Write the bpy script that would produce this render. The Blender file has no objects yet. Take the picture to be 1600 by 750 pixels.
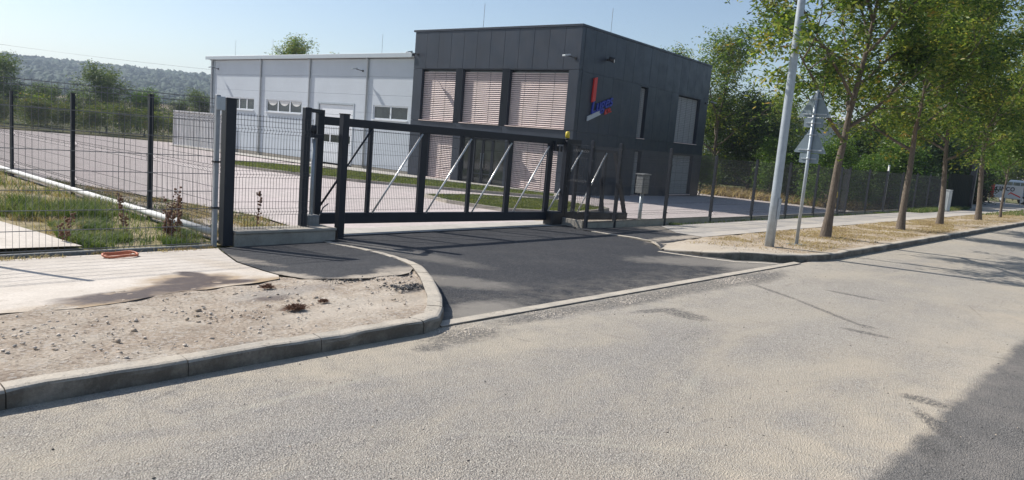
import bpy, bmesh, math, random
import numpy as np
from mathutils import Vector, Matrix
R = math.radians
rnd = random.Random(7)
scene = bpy.context.scene
col = scene.collection

# ------------------------------------------------------------------ camera
cam_data = bpy.data.cameras.new("camera")
cam = bpy.data.objects.new("camera", cam_data)
col.objects.link(cam)
cam_data.sensor_width = 36.0
cam_data.lens = 36.0 * 1136.75 / 1600.0
cam_data.clip_start = 0.1
cam_data.clip_end = 9000.0
HEAD, PITCH, ROLL = R(42.2), R(7.7665), R(4.7639)     # heading from the road direction (+X)
fwh = Vector((math.cos(HEAD), math.sin(HEAD), 0)); rh = Vector((math.sin(HEAD), -math.cos(HEAD), 0)); zz = Vector((0, 0, 1))
fw = math.cos(PITCH) * fwh - math.sin(PITCH) * zz
up = math.sin(PITCH) * fwh + math.cos(PITCH) * zz
rt = math.cos(ROLL) * rh + math.sin(ROLL) * up
up = -math.sin(ROLL) * rh + math.cos(ROLL) * up
M = Matrix((rt, up, -fw)).transposed().to_4x4()
M.translation = Vector((0, 0, 1.70))
cam.matrix_world = M
scene.camera = cam

# ------------------------------------------------------------------ sky, sun, exposure
SUN_AZ, SUN_EL = 107.0, 41.0         # azimuth measured from +X towards +Y
world = bpy.data.worlds.new("World"); scene.world = world
world.use_nodes = True
wn = world.node_tree.nodes; wl = world.node_tree.links
sky = wn.new("ShaderNodeTexSky"); sky.sky_type = 'NISHITA'; sky.sun_disc = False
sky.sun_elevation = R(SUN_EL); sky.sun_rotation = R(90 - SUN_AZ)
sky.air_density = 1.0; sky.dust_density = 0.9; sky.ozone_density = 1.5; sky.altitude = 100
bg = wn["Background"]; bg.inputs[1].default_value = 0.103
wl.new(sky.outputs[0], bg.inputs[0])
sd = bpy.data.lights.new("sun", 'SUN'); sd.energy = 5.0; sd.angle = R(0.53); sd.color = (1.0, 0.955, 0.89)
sun = bpy.data.objects.new("sun", sd); col.objects.link(sun)
sv = Vector((math.cos(R(SUN_AZ)) * math.cos(R(SUN_EL)), math.sin(R(SUN_AZ)) * math.cos(R(SUN_EL)), math.sin(R(SUN_EL))))
sun.rotation_euler = sv.to_track_quat('Z', 'Y').to_euler()
sun.location = (0, 0, 60)
scene.view_settings.view_transform = 'Standard'; scene.view_settings.look = 'None'
scene.view_settings.exposure = 0.34; scene.view_settings.gamma = 1.0
scene.cycles.max_bounces = 6; scene.cycles.transparent_max_bounces = 12
scene.cycles.volume_bounces = 0; scene.cycles.volume_step_rate = 10

# ------------------------------------------------------------------ node helpers
class N:
    def __init__(s, name):
        s.m = bpy.data.materials.new(name); s.m.use_nodes = True
        s.t = s.m.node_tree; s.b = s.t.nodes["Principled BSDF"]
        s.co = s.t.nodes.new("ShaderNodeTexCoord").outputs["Object"]
    def new(s, k): return s.t.nodes.new(k)
    def put(s, sock, v):
        if isinstance(v, bpy.types.NodeSocket): s.t.links.new(v, sock)
        elif v is not None:
            if isinstance(v, tuple) and len(v) == 3 and sock.type == 'RGBA': v = v + (1,)
            sock.default_value = v
    def noise(s, scale, detail=4, rough=.6, co=None, dist=0, out="Fac"):
        n = s.new("ShaderNodeTexNoise"); n.inputs["Scale"].default_value = scale; n.inputs["Detail"].default_value = detail
        n.inputs["Roughness"].default_value = rough; n.inputs["Distortion"].default_value = dist
        s.put(n.inputs["Vector"], co or s.co); return n.outputs[out]
    def voro(s, scale, out="Color", feature='F1', co=None):
        n = s.new("ShaderNodeTexVoronoi"); n.feature = feature; n.inputs["Scale"].default_value = scale
        s.put(n.inputs["Vector"], co or s.co); return n.outputs[out]
    def math(s, op, a, b=0.0, clamp=False):
        n = s.new("ShaderNodeMath"); n.operation = op; n.use_clamp = clamp; s.put(n.inputs[0], a); s.put(n.inputs[1], b); return n.outputs[0]
    def ramp(s, f, stops):
        n = s.new("ShaderNodeValToRGB"); e = n.color_ramp.elements
        while len(e) < len(stops): e.new(.5)
        for i, (p, c) in enumerate(stops):
            e[i].position = p; e[i].color = (c, c, c, 1) if not isinstance(c, tuple) else c + (1,)
        s.put(n.inputs[0], f); return n.outputs[0]
    def mix(s, f, a, b, mode='MIX'):
        n = s.new("ShaderNodeMix"); n.data_type = 'RGBA'; n.blend_type = mode
        s.put(n.inputs[0], f); s.put(n.inputs[6], a); s.put(n.inputs[7], b); return n.outputs[2]
    def remap(s, f, a, b, lo=0.0, hi=1.0):
        n = s.new("ShaderNodeMapRange"); s.put(n.inputs[0], f)
        for i, v in enumerate((a, b, lo, hi)): n.inputs[1 + i].default_value = v
        return n.outputs[0]
    def xyz(s, co=None):
        n = s.new("ShaderNodeSeparateXYZ"); s.put(n.inputs[0], co or s.co); return n.outputs
    def scaled(s, sc, loc=(0, 0, 0), rot=(0, 0, 0)):
        n = s.new("ShaderNodeMapping"); n.inputs["Scale"].default_value = sc; n.inputs["Location"].default_value = loc
        n.inputs["Rotation"].default_value = rot; s.put(n.inputs[0], s.co); return n.outputs[0]
    def blob(s, x, y, rx, ry, rot=0, wob=.5, scale=3.0, soft=.25):
        """1 inside an uneven ellipse on the ground, 0 outside"""
        X, Y, Z = s.xyz()
        c_, s_ = math.cos(rot), math.sin(rot)
        dx = s.math('SUBTRACT', X, x); dy = s.math('SUBTRACT', Y, y)
        u = s.math('ADD', s.math('MULTIPLY', dx, c_ / rx), s.math('MULTIPLY', dy, s_ / rx))
        v = s.math('ADD', s.math('MULTIPLY', dx, -s_ / ry), s.math('MULTIPLY', dy, c_ / ry))
        d = s.math('ADD', s.math('MULTIPLY', u, u), s.math('MULTIPLY', v, v))
        n = s.noise(scale, 5, .65)
        d = s.math('ADD', d, s.math('MULTIPLY', s.math('SUBTRACT', n, .5), 4 * wob))
        return s.remap(d, 1 + soft, 1 - soft)
    def bump(s, h, strength=.5, dist=.01, prev=None):
        n = s.new("ShaderNodeBump"); n.inputs["Strength"].default_value = strength; n.inputs["Distance"].default_value = dist
        s.put(n.inputs["Height"], h)
        if prev: s.put(n.inputs["Normal"], prev)
        return n.outputs[0]
    def out(s, color=None, rough=.8, metal=0.0, normal=None, spec=None):
        s.put(s.b.inputs["Base Color"], color); s.put(s.b.inputs["Roughness"], rough); s.put(s.b.inputs["Metallic"], metal)
        if normal: s.put(s.b.inputs["Normal"], normal)
        if spec is not None: s.put(s.b.inputs["Specular IOR Level"], spec)
        return s.m

def simple(name, c, rough=.6, metal=0.0, var=.12, scale=6.0, bump=0.0, bscale=60, spec=None):
    n = N(name)
    f = n.noise(scale, 5, .6)
    g = n.noise(scale * 9, 3, .6)
    f = n.math('ADD', n.math('MULTIPLY', f, .65), n.math('MULTIPLY', g, .35))
    k = n.remap(f, .3, .7, 1 - var, 1 + var)
    cc = n.mix(1.0, c, (1, 1, 1), 'MULTIPLY')
    mu = n.new("ShaderNodeVectorMath"); mu.operation = 'SCALE'; n.put(mu.inputs[0], cc); n.put(mu.inputs["Scale"], k)
    nm = n.bump(n.noise(bscale, 4, .6), bump, .004) if bump else None
    return n.out(mu.outputs[0], rough, metal, nm, spec)

# ------------------------------------------------------------------ materials
def scale_col(n, c, k):
    mu = n.new("ShaderNodeVectorMath"); mu.operation = 'SCALE'; n.put(mu.inputs[0], c); n.put(mu.inputs["Scale"], k); return mu.outputs[0]

def mat_road():
    n = N("worn_dusty_asphalt")
    cell = n.voro(150, "Color"); cs = n.xyz(cell)[0]
    stone = n.ramp(cs, [(0, (.17, .155, .145)), (.35, (.29, .268, .245)), (.75, (.385, .36, .325)), (1, (.54, .505, .455))])
    g = n.noise(90, 3, .7)
    stone = scale_col(n, stone, n.remap(g, .3, .7, .56, 1.34))
    stone = n.mix(n.remap(n.noise(30, 6, .85), .59, .66, 0, .7), stone, (.09, .085, .08))
    big = n.noise(1.0, 8, .72, co=n.scaled((.38, .75, 1)), dist=.5)
    dust = n.mix(n.remap(big, .46, .60, 0, .65), stone, n.mix(n.remap(n.noise(70, 3, .8), .35, .65), (.36, .315, .25), (.57, .505, .41)))
    cool = n.mix(n.remap(n.noise(.9, 7, .7, co=n.scaled((.4, .9, 1), (9, 3, 0))), .45, .62, 0, .55), dust, n.mix(n.remap(cs, .2, .9), (.215, .203, .195), (.40, .383, .367)))
    X, Y, Z = n.xyz()
    # dust gathers along the kerb and along the edge of the repair
    kerbd = n.math('MULTIPLY', n.remap(Y, 3.3, 4.7), n.remap(n.noise(3.5, 5, .7), .36, .6, 0, .7))
    c = n.mix(kerbd, cool, (.54, .475, .38))
    edge = n.math('MULTIPLY', n.remap(Y, 2.6, 1.15), n.remap(n.noise(1.6, 5, .65), .35, .6, .15, .8))
    c = n.mix(edge, c, (.55, .475, .37))
    lane = n.math('MULTIPLY', n.remap(X, 3.0, 8.0), n.remap(n.noise(.7, 7, .7), .34, .62, .1, .62))
    c = n.mix(lane, c, n.mix(n.remap(cs, .2, .9), (.31, .285, .25), (.56, .52, .46)))
    # dark newer repair strip
    e = n.math('ADD', n.math('MULTIPLY', n.math('SUBTRACT', n.noise(1.4, 8, .82), .5), .30), 1.03)
    m1 = n.remap(n.math('SUBTRACT', e, Y), -.05, .05)
    ex = n.math('ADD', n.math('MULTIPLY', n.noise(4, 4, .6), .5), 9.4)
    m2 = n.remap(n.math('SUBTRACT', ex, X), -.05, .05)
    patch = n.math('MULTIPLY', m1, m2)
    darks = n.ramp(cs, [(0, (.09, .087, .085)), (1, (.23, .22, .21))])
    darks = n.mix(n.remap(n.noise(1.3, 6, .7), .46, .7, 0, .6), darks, (.29, .265, .24))
    darks = n.mix(n.remap(n.noise(5, 6, .8, co=n.scaled((1, 3, 1))), .6, .66, 0, .8), darks, (.03, .03, .032))
    c = n.mix(patch, c, darks)
    # worn dark spots where the tar shows
    spots = None
    for (x, y, rx, ry, ro, w) in [(6.86, 4.0, .30, .05, -.27, .6), (6.98, 3.76, .24, .12, -1.6, .6), (9.5, 3.9, .7, .035, -2.1, .35), (8.8, 2.85, .65, .03, -2.2, .35), (10.38, 3.1, .30, .05, -1.6, .45),
                                  (8.13, 2.24, .22, .05, -1.5, .5), (8.5, 2.35, .12, .03, -1.8, .5), (6.15, 1.2, .16, .07, -1.5, .6), (5.6, 1.0, .28, .05, -2.5, .6), (5.1, .93, .2, .06, -2.8, .6),
                                  (3.85, 4.25, .16, .07, 0, .7), (9.3, 4.48, 1.7, .16, 0, .45), (7.2, 4.46, 1.2, .13, 0, .45), (5.6, 4.5, .7, .10, 0, .5), (4.3, 4.35, .35, .12, 0, .6), (10.4, 4.40, .8, .16, .1, .5)]:
        b = n.blob(x, y, rx * 1.15, ry * 1.4, ro, w * 1.2, 11.0, .6)
        spots = b if spots is None else n.math('MAXIMUM', spots, b)
    tar = n.ramp(cs, [(0, (.05, .05, .05)), (1, (.19, .18, .17))])
    spots = n.math('MULTIPLY', spots, n.remap(n.noise(38, 4, .8, co=n.scaled((.5, 1, 1))), .40, .54, .15, 1))
    c = n.mix(n.math('MULTIPLY', spots, .85), c, tar)
    # pale scratches
    scr = None
    for (x, y, rx, ry, ro) in [(3.2, 2.55, .5, .02, -.75), (3.5, 2.15, .6, .022, -.8), (2.4, 3.9, .7, .03, .05), (4.9, 2.5, .3, .05, .3)]:
        b = n.blob(x, y, rx, ry, ro, .4, 9.0, .6)
        scr = b if scr is None else n.math('MAXIMUM', scr, b)
    c = n.mix(n.math('MULTIPLY', scr, .3), c, (.48, .45, .38))
    h = n.math('ADD', n.voro(110, "Distance"), n.math('MULTIPLY', n.noise(260, 2, .6), .4))
    nm = n.bump(h, 1.0, .008, n.bump(n.noise(2.0, 4, .6), .25, .05))
    cr = n.voro(.55, 'Distance', 'DISTANCE_TO_EDGE', co=n.scaled((1, 1, 0)))
    crk = n.math('MULTIPLY', n.remap(n.math('ADD', cr, n.math('MULTIPLY', n.math('SUBTRACT', n.noise(6, 6, .8), .5), .05)), .006, .002), n.remap(n.noise(.8, 3, .6), .52, .6))
    c = n.mix(n.math('MULTIPLY', crk, .22), c, (.08, .075, .07))
    c = n.mix(1.0, c, (1.015, 1.0, .965), 'MULTIPLY')
    return n.out(c, .93, 0, nm, .25)

def mat_drive():
    n = N("fresh_dark_asphalt")
    cell = n.voro(140, "Color"); cs = n.xyz(cell)[0]
    c = n.ramp(cs, [(0, (.009, .0095, .012)), (.55, (.022, .023, .027)), (.9, (.052, .054, .062)), (1, (.17, .17, .17))])
    X, Y, Z = n.xyz()
    dust = n.math('MULTIPLY', n.remap(n.noise(1.1, 6, .7), .45, .72, 0, .5), n.remap(n.noise(20, 4, .6), .35, .6, .4, 1))
    edge = n.math('MULTIPLY', n.remap(Y, 5.8, 4.8), n.remap(n.noise(4, 5, .7), .4, .65, 0, .5))
    c = n.mix(n.math('MULTIPLY', dust, .28), c, (.20, .185, .165))
    c = n.mix(edge, c, (.28, .25, .21))
    for (x, y, rx, ry, ro, a) in [(5.1, 4.95, .55, .3, .2, .75), (5.9, 6.3, .35, .8, .5, .55), (11.0, 5.6, 1.3, .5, -.6, .6), (11.6, 5.0, 1.0, .3, 0, .8), (6.9, 8.2, .3, 1.3, .1, .35)]:
        c = n.mix(n.math('MULTIPLY', n.blob(x, y, rx, ry, ro, .6, 5, .6), a), c, (.27, .245, .21))
    for (x, y, rx, ry, ro, a) in [(4.9, 6.5, .8, .16, .0, .85), (4.25, 7.0, .13, .4, .1, .8), (5.45, 6.7, .3, .25, .6, .6), (4.4, 8.8, .14, .9, .1, .5), (13.6, 7.5, 1.1, .25, 0, .8), (15.2, 8.9, .5, .9, -.6, .6)]:
        c = n.mix(n.math('MULTIPLY', n.blob(x, y, rx, ry, ro, 1.1, 7, .8), a), c, scale_col(n, (.50, .43, .345), n.remap(n.noise(40, 4, .7), .3, .7, .65, 1.15)))
    h = n.math('ADD', n.voro(140, "Distance"), n.math('MULTIPLY', n.noise(230, 2, .6), .4))
    nm = n.bump(h, .8, .006, n.bump(n.noise(3.0, 4, .6), .3, .04))
    return n.out(c, .8, 0, nm, .35)

def mat_pavement():
    n = N("pale_concrete_paving")
    f = n.noise(1.3, 6, .65); g = n.noise(45, 4, .7)
    c = n.mix(n.remap(f, .35, .65), (.62, .56, .49), (.51, .455, .39))
    c = scale_col(n, c, n.remap(g, .3, .7, .86, 1.12))
    c = n.mix(n.remap(n.noise(7, 6, .75), .58, .68, 0, .5), c, (.30, .245, .19))
    st = None
    for (x, y, rx, ry, ro) in [(2.35, 6.75, .48, .26, .1), (2.95, 6.95, .5, .24, .35), (3.25, 7.3, .4, .27, .5), (3.42, 7.7, .13, .3, .1), (3.5, 7.0, .28, .14, 0)]:
        b = n.blob(x, y, rx, ry, ro, .55, 5, .55)
        st = b if st is None else n.math('MAXIMUM', st, b)
    halo = None
    for (x, y, rx, ry, ro) in [(2.35, 6.62, .52, .3, .1), (2.95, 6.95, .6, .35, .35), (3.3, 7.3, .5, .5, .5), (3.9, 6.9, .4, .15, 0)]:
        b = n.blob(x, y, rx, ry, ro, .5, 6, .5)
        halo = b if halo is None else n.math('MAXIMUM', halo, b)
    for (x, y, rx, ry, ro, a) in [(1.2, 6.5, 1.2, .14, 0, .9), (3.0, 6.68, .6, .07, .15, .6), (3.9, 6.95, .45, .25, .3, .8), (4.05, 8.2, .2, .9, .15, .5)]:
        c = n.mix(n.math('MULTIPLY', n.blob(x, y, rx, ry, ro, 1.2, 6, .8), a), c, scale_col(n, (.50, .42, .33), n.remap(g, .3, .7, .7, 1.15)))
    c = n.mix(n.math('MULTIPLY', halo, .7), c, (.30, .20, .10))
    c = n.mix(n.math('MULTIPLY', st, n.remap(n.noise(16, 5, .7), .3, .5, .8, 1)), c, (.085, .058, .045))
    rough = n.remap(st, 0, 1, .92, .45)
    nm = n.bump(g, .5, .004, n.bump(n.noise(160, 2, .6), .5, .003))
    return n.out(c, rough, 0, nm, .3)

def mat_dirt():
    n = N("dry_trampled_earth")
    f = n.noise(1.7, 7, .7, dist=.4); g = n.noise(38, 5, .75)
    c = n.ramp(f, [(.28, (.29, .22, .165)), (.45, (.47, .385, .30)), (.6, (.57, .49, .395)), (.75, (.66, .59, .50))])
    c = scale_col(n, c, n.remap(g, .28, .72, .55, 1.25))
    c = n.mix(n.remap(n.noise(5, 7, .8, co=n.scaled((.6, 1, 1))), .54, .66, 0, .6), c, (.26, .20, .15))
    v = n.xyz(n.voro(48, "Color"))[0]
    c = n.mix(n.remap(v, .82, .86, 0, .6), c, (.55, .50, .44))
    c = n.mix(n.remap(v, .1, .06, 0, .5), c, (.12, .09, .07))
    for (x, y, rx, ry, ro, a, cc) in [(4.9, 5.75, .35, .13, .3, .8, (.09, .085, .085)), (4.6, 5.45, .5, .12, .1, .6, (.27, .19, .12)), (3.35, 5.55, .12, .07, 0, .9, (.09, .05, .035)),
                                      (4.0, 5.3, 1.0, .25, .1, .55, (.60, .53, .44)), (3.6, 6.2, .6, .2, .2, .5, (.33, .31, .29)), (3.4, 6.0, .2, .09, .2, .7, (.14, .11, .10))]:
        c = n.mix(n.math('MULTIPLY', n.blob(x, y, rx, ry, ro, .6, 8, .6), a), c, cc)
    nm = n.bump(g, .9, .02, n.bump(n.noise(130, 3, .7), .9, .006))
    return n.out(c, .95, 0, nm, .2)

def mat_verge():
    n = N("dry_grass_verge")
    f = n.noise(1.5, 6, .7); g = n.noise(30, 5, .75)
    c = n.ramp(f, [(.3, (.30, .225, .15)), (.5, (.43, .345, .25)), (.7, (.55, .485, .40))])
    c = scale_col(n, c, n.remap(g, .28, .72, .6, 1.25))
    X, Y, Z = n.xyz()
    c = n.mix(n.math('MULTIPLY', n.remap(X, 13.3, 12.6), .7), c, (.50, .44, .36))
    return n.out(c, .95, 0, n.bump(g, .9, .02), .2)

def mat_path():
    n = N("grey_footpath_asphalt")
    f = n.noise(1.1, 6, .65); g = n.noise(60, 4, .7)
    c = n.mix(n.remap(f, .38, .66), (.37, .345, .32), (.50, .45, .38))
    c = scale_col(n, c, n.remap(g, .3, .7, .82, 1.15))
    return n.out(c, .92, 0, n.bump(g, .5, .006), .25)

def mat_pavers():
    n = N("pinkish_block_paving")
    b = n.new("ShaderNodeTexBrick"); b.inputs["Scale"].default_value = 1.0
    b.inputs["Brick Width"].default_value = .2; b.inputs["Row Height"].default_value = .1; b.inputs["Mortar Size"].default_value = .006
    b.inputs["Color1"].default_value = (.56, .485, .46, 1); b.inputs["Color2"].default_value = (.51, .44, .42, 1); b.inputs["Mortar"].default_value = (.40, .35, .33, 1)
    n.put(b.inputs["Vector"], n.co)
    c = n.mix(n.remap(n.noise(.35, 6, .65), .4, .65, 0, .5), b.outputs[0], (.46, .42, .385))
    c = scale_col(n, c, n.remap(n.noise(3, 5, .7), .3, .7, .85, 1.1))
    return n.out(c, .9, 0, n.bump(n.noise(30, 3, .6), .3, .005), .3)

def mat_concrete(name="grey_concrete", a=(.45, .41, .35), b=(.33, .295, .245)):
    n = N(name)
    f = n.noise(3.5, 6, .7); g = n.noise(70, 4, .7)
    c = n.mix(n.remap(f, .35, .68), a, b)
    c = scale_col(n, c, n.remap(g, .3, .7, .85, 1.1))
    c = n.mix(n.remap(n.noise(11, 6, .8), .6, .68, 0, .55), c, (.13, .115, .1))
    return n.out(c, .92, 0, n.bump(g, .5, .004), .25)

def mat_ground():
    n = N("rough_grassland")
    f = n.noise(.02, 6, .65); g = n.noise(.6, 6, .7)
    c = n.mix(n.remap(f, .4, .6), (.10, .12, .05), (.22, .17, .10))
    c = scale_col(n, c, n.remap(g, .3, .7, .7, 1.3))
    return n.out(c, .95, 0, n.bump(g, .5, .1), .1)

def mat_lawn():
    n = N("mown_lawn_soil")
    g = n.noise(9, 6, .75)
    c = n.ramp(g, [(.3, (.07, .095, .03)), (.55, (.12, .15, .05)), (.75, (.22, .20, .10))])
    return n.out(c, .95, 0, n.bump(g, .6, .03), .1)

def mat_leaf(name, stops, trans=.32, rough=.5):
    n = N(name)
    geo = n.new("ShaderNodeNewGeometry")
    isl = geo.outputs["Random Per Island"]
    big = n.noise(1.3, 4, .7)
    f = n.math('ADD', n.math('MULTIPLY', isl, .5), n.math('MULTIPLY', n.remap(big, .36, .64), .5))
    c = n.ramp(f, stops)
    n.put(n.b.inputs["Base Color"], c); n.b.inputs["Roughness"].default_value = rough
    n.b.inputs["Specular IOR Level"].default_value = .35
    tr = n.new("ShaderNodeBsdfTranslucent"); mc = n.mix(1.0, c, (1.25, 1.3, .55), 'MULTIPLY'); n.put(tr.inputs[0], mc)
    mx = n.new("ShaderNodeMixShader"); mx.inputs[0].default_value = trans
    n.t.links.new(n.b.outputs[0], mx.inputs[1]); n.t.links.new(tr.outputs[0], mx.inputs[2])
    n.t.links.new(mx.outputs[0], n.t.nodes["Material Output"].inputs[0])
    return n.m

def mat_bark(name="grey_brown_bark", a=(.20, .165, .13), b=(.10, .08, .065)):
    n = N(name)
    g = n.noise(9, 6, .7, co=n.scaled((6, 6, 1.2)))
    c = n.mix(n.remap(g, .35, .65), b, a)
    c = n.mix(n.remap(n.noise(3, 5, .7), .55, .7, 0, .5), c, (.26, .24, .2))
    return n.out(c, .9, 0, n.bump(g, .9, .02), .2)

def mat_cassette():
    n = N("anthracite_facade_panel")
    f = n.noise(.9, 3, .5); X, Y, Z = n.xyz()
    geo = n.new("ShaderNodeNewGeometry")
    oi = n.new("ShaderNodeObjectInfo").outputs["Random"]
    st = n.remap(n.noise(4, 5, .7, co=n.scaled((3, 3, .25))), .3, .7, .88, 1.12)
    k = n.math('ADD', n.math('MULTIPLY', st, n.remap(f, .3, .7, .88, 1.1)), n.math('MULTIPLY', n.math('SUBTRACT', oi, .5), .12))
    c = scale_col(n, (.026, .034, .050), k)
    nm = n.bump(n.noise(.7, 2, .4), .35, .05)
    return n.out(c, n.remap(n.noise(1.7, 5, .7), .3, .7, .3, .55), .0, nm, .5)

def mat_sandwich():
    n = N("light_grey_cladding")
    X, Y, Z = n.xyz()
    w = n.math('SINE', n.math('MULTIPLY', Z, 63.0))
    f = n.noise(.5, 4, .6)
    c = scale_col(n, (.50, .54, .58), n.remap(f, .3, .7, .95, 1.05))
    c = n.mix(n.remap(n.noise(6, 5, .7, co=n.scaled((3, 3, .3))), .55, .75, 0, .25), c, (.33, .33, .33))
    return n.out(c, .55, 0, n.bump(w, .15, .004), .4)

def mat_glass():
    n = N("dark_window_glass")
    c = n.mix(n.remap(n.noise(.8, 3, .5), .4, .6), (.018, .024, .024), (.045, .055, .05))
    return n.out(c, .06, 0, n.bump(n.noise(1.5, 2, .5), .06, .02), .8)

def mat_hill():
    n = N("wooded_hillside")
    X, Y, Z = n.xyz()
    f = n.noise(.03, 6, .7)
    c = n.ramp(f, [(.3, (.030, .050, .022)), (.55, (.05, .075, .03)), (.75, (.085, .10, .045))])
    c = n.mix(n.math('MULTIPLY', n.remap(Z, 9.0, 6.0), n.remap(n.noise(.008, 3, .6), .42, .5)), c, (.30, .22, .15))
    return n.out(c, .95, 0, n.bump(f, .8, 2.0), .1)

MT = {}
MT['road'] = mat_road(); MT['drive'] = mat_drive(); MT['pave'] = mat_pavement(); MT['dirt'] = mat_dirt(); MT['verge'] = mat_verge()
MT['path'] = mat_path(); MT['pavers'] = mat_pavers(); MT['conc'] = mat_concrete(); MT['concl'] = mat_concrete("pale_concrete", (.50, .475, .43), (.38, .355, .32))
MT['ground'] = mat_ground(); MT['lawn'] = mat_lawn(); MT['bark'] = mat_bark(); MT['cass'] = mat_cassette(); MT['clad'] = mat_sandwich()
MT['glass'] = mat_glass(); MT['hill'] = mat_hill()
def mat_kerb():
    n = N("weathered_kerb_concrete")
    f = n.noise(2.3, 7, .7); g = n.noise(60, 4, .75)
    c = n.mix(n.remap(f, .35, .68), (.44, .405, .35), (.30, .27, .225))
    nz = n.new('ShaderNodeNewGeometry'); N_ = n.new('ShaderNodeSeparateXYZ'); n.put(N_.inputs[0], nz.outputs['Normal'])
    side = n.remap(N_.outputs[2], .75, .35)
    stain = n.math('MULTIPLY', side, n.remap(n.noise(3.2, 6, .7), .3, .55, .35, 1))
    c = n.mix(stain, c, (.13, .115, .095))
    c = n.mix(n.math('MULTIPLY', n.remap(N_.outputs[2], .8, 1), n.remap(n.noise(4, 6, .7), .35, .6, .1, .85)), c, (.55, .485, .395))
    c = n.mix(n.remap(n.noise(14, 5, .8), .6, .66, 0, .7), c, (.11, .095, .08))
    c = scale_col(n, c, n.remap(g, .3, .7, .82, 1.12))
    return n.out(c, .93, 0, n.bump(g, .7, .006, n.bump(n.noise(12, 4, .7), .4, .012)), .2)
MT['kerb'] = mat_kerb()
def mat_plot():
    n = N("patchy_dry_plot"); g = n.noise(1.6, 7, .75); k = n.noise(26, 5, .75)
    c = n.ramp(g, [(.36, (.11, .12, .045)), (.48, (.28, .235, .13)), (.60, (.42, .345, .235)), (.75, (.50, .43, .33))])
    return n.out(scale_col(n, c, n.remap(k, .3, .7, .65, 1.25)), .95, 0, n.bump(k, .8, .02), .1)
MT['plot'] = mat_plot()
MT['steel'] = simple("anthracite_powder_coat", (.016, .020, .029), .45, 0, .15, 5, .1, 40, .35)
MT['wire'] = simple("anthracite_wire", (.03, .034, .042), .6, 0, .1)
MT['zincwire'] = simple("galvanised_wire", (.13, .135, .145), .5, .3, .1)
MT['zinc'] = simple("galvanised_steel", (.40, .44, .47), .5, .35, .18, 9, .15, 60)
MT['zpost'] = simple("dull_galvanised_post", (.27, .29, .31), .6, .2, .18, 9, .15, 60)
MT['zincm'] = simple("bright_brace_steel", (.80, .77, .73), .32, .55, .15, 9)
MT['scr'] = simple("dark_matt_slats", (.012, .018, .015), .9, 0, .2, 5, .1, 40, .1)
MT['white'] = simple("white_window_frame", (.72, .74, .76), .5, 0, .06)
MT['offwhite'] = simple("off_white_paint", (.66, .65, .62), .7, 0, .15, 4)
MT['blind'] = simple("bounce_lit_blind", (.76, .60, .545), .6, .0, .10, 2.0)  # pink light thrown up by the paving is mixed into the aluminium colour
MT['black'] = simple("black_plastic", (.02, .02, .022), .5)
MT['yellow'] = simple("yellow_lamp_plastic", (.72, .55, .05), .4, 0, .1)
MT['red'] = simple("red_sign_enamel", (.55, .025, .02), .4, 0, .05)
MT['blue'] = simple("blue_sign_enamel", (.015, .035, .33), .4, 0, .05)
MT['greyp'] = simple("grey_sign_enamel", (.42, .47, .50), .5, 0, .05)
MT['cont'] = simple("pale_grey_container_paint", (.74, .72, .70), .6, 0, .14, 1.5)
MT['cont_shaded'] = simple("shaded_container_paint", (.30, .33, .37), .6, 0, .14, 1.5)  # bluish shade on the container's door end, put into the colour
MT['roof'] = simple("pale_metal_roof", (.62, .61, .59), .5, .1, .08, 1.0)
MT['signback'] = simple("sign_back_aluminium", (.22, .27, .30), .5, .3, .12, 6)
MT['rust'] = simple("faded_orange_plastic", (.50, .15, .07), .6, 0, .25, 12)
MT['stone'] = simple("pale_stone", (.56, .49, .41), .95, 0, .35, 25)
MT['weed'] = simple("dead_brown_stalk", (.17, .085, .05), .9, 0, .3, 30)
MT['cable'] = simple("dark_cable", (.06, .06, .065), .6)
MT['boxgrey'] = simple("weathered_grey_box", (.22, .225, .22), .75, 0, .35, 20, .4, 50)
MT['cabinet'] = simple("pale_grey_cabinet", (.50, .53, .53), .6, 0, .08)
MT['banner'] = simple("white_banner_vinyl", (.55, .54, .52), .6, 0, .08)
MT['bluecar'] = simple("blue_grey_car_paint", (.10, .14, .20), .3, .2, .08)
MT['rubber'] = simple("tyre_rubber", (.02, .02, .02), .8)
MT['blade'] = mat_leaf("green_grass_blades", [(.1, (.06, .105, .03)), (.45, (.11, .165, .05)), (.7, (.20, .23, .09)), (.92, (.38, .32, .18))], .3, .7)
MT['lawnblade'] = mat_leaf("lawn_grass_blades", [(.1, (.10, .13, .035)), (.5, (.15, .18, .05)), (.95, (.27, .25, .11))], .3, .7)
MT['straw'] = mat_leaf("straw_blades", [(.1, (.26, .18, .10)), (.5, (.42, .32, .19)), (.9, (.54, .45, .30))], .25, .8)
MT['leafA'] = mat_leaf("ash_leaves", [(.08, (.026, .056, .018)), (.36, (.065, .12, .03)), (.60, (.16, .22, .05)), (.82, (.33, .33, .075)), (.97, (.44, .23, .07))], .5)
MT['leafB'] = mat_leaf("dark_leaves", [(.1, (.022, .045, .016)), (.5, (.045, .085, .025)), (.9, (.10, .145, .04))], .35)
MT['leafC'] = mat_leaf("bright_shrub_leaves", [(.1, (.05, .10, .018)), (.5, (.09, .17, .028)), (.9, (.17, .24, .04))], .38)
MT['leafD'] = mat_leaf("grey_green_leaves", [(.1, (.05, .08, .035)), (.5, (.10, .145, .06)), (.9, (.19, .22, .10))], .38)
MT['leafY'] = mat_leaf("yellowing_weeds", [(.1, (.06, .12, .025)), (.5, (.13, .19, .04)), (.85, (.28, .26, .06)), (.97, (.36, .18, .05))], .42)
MT['leafR'] = mat_leaf("reddish_dark_leaves", [(.1, (.03, .025, .02)), (.6, (.06, .04, .03)), (.9, (.09, .05, .035))], .2)

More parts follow.
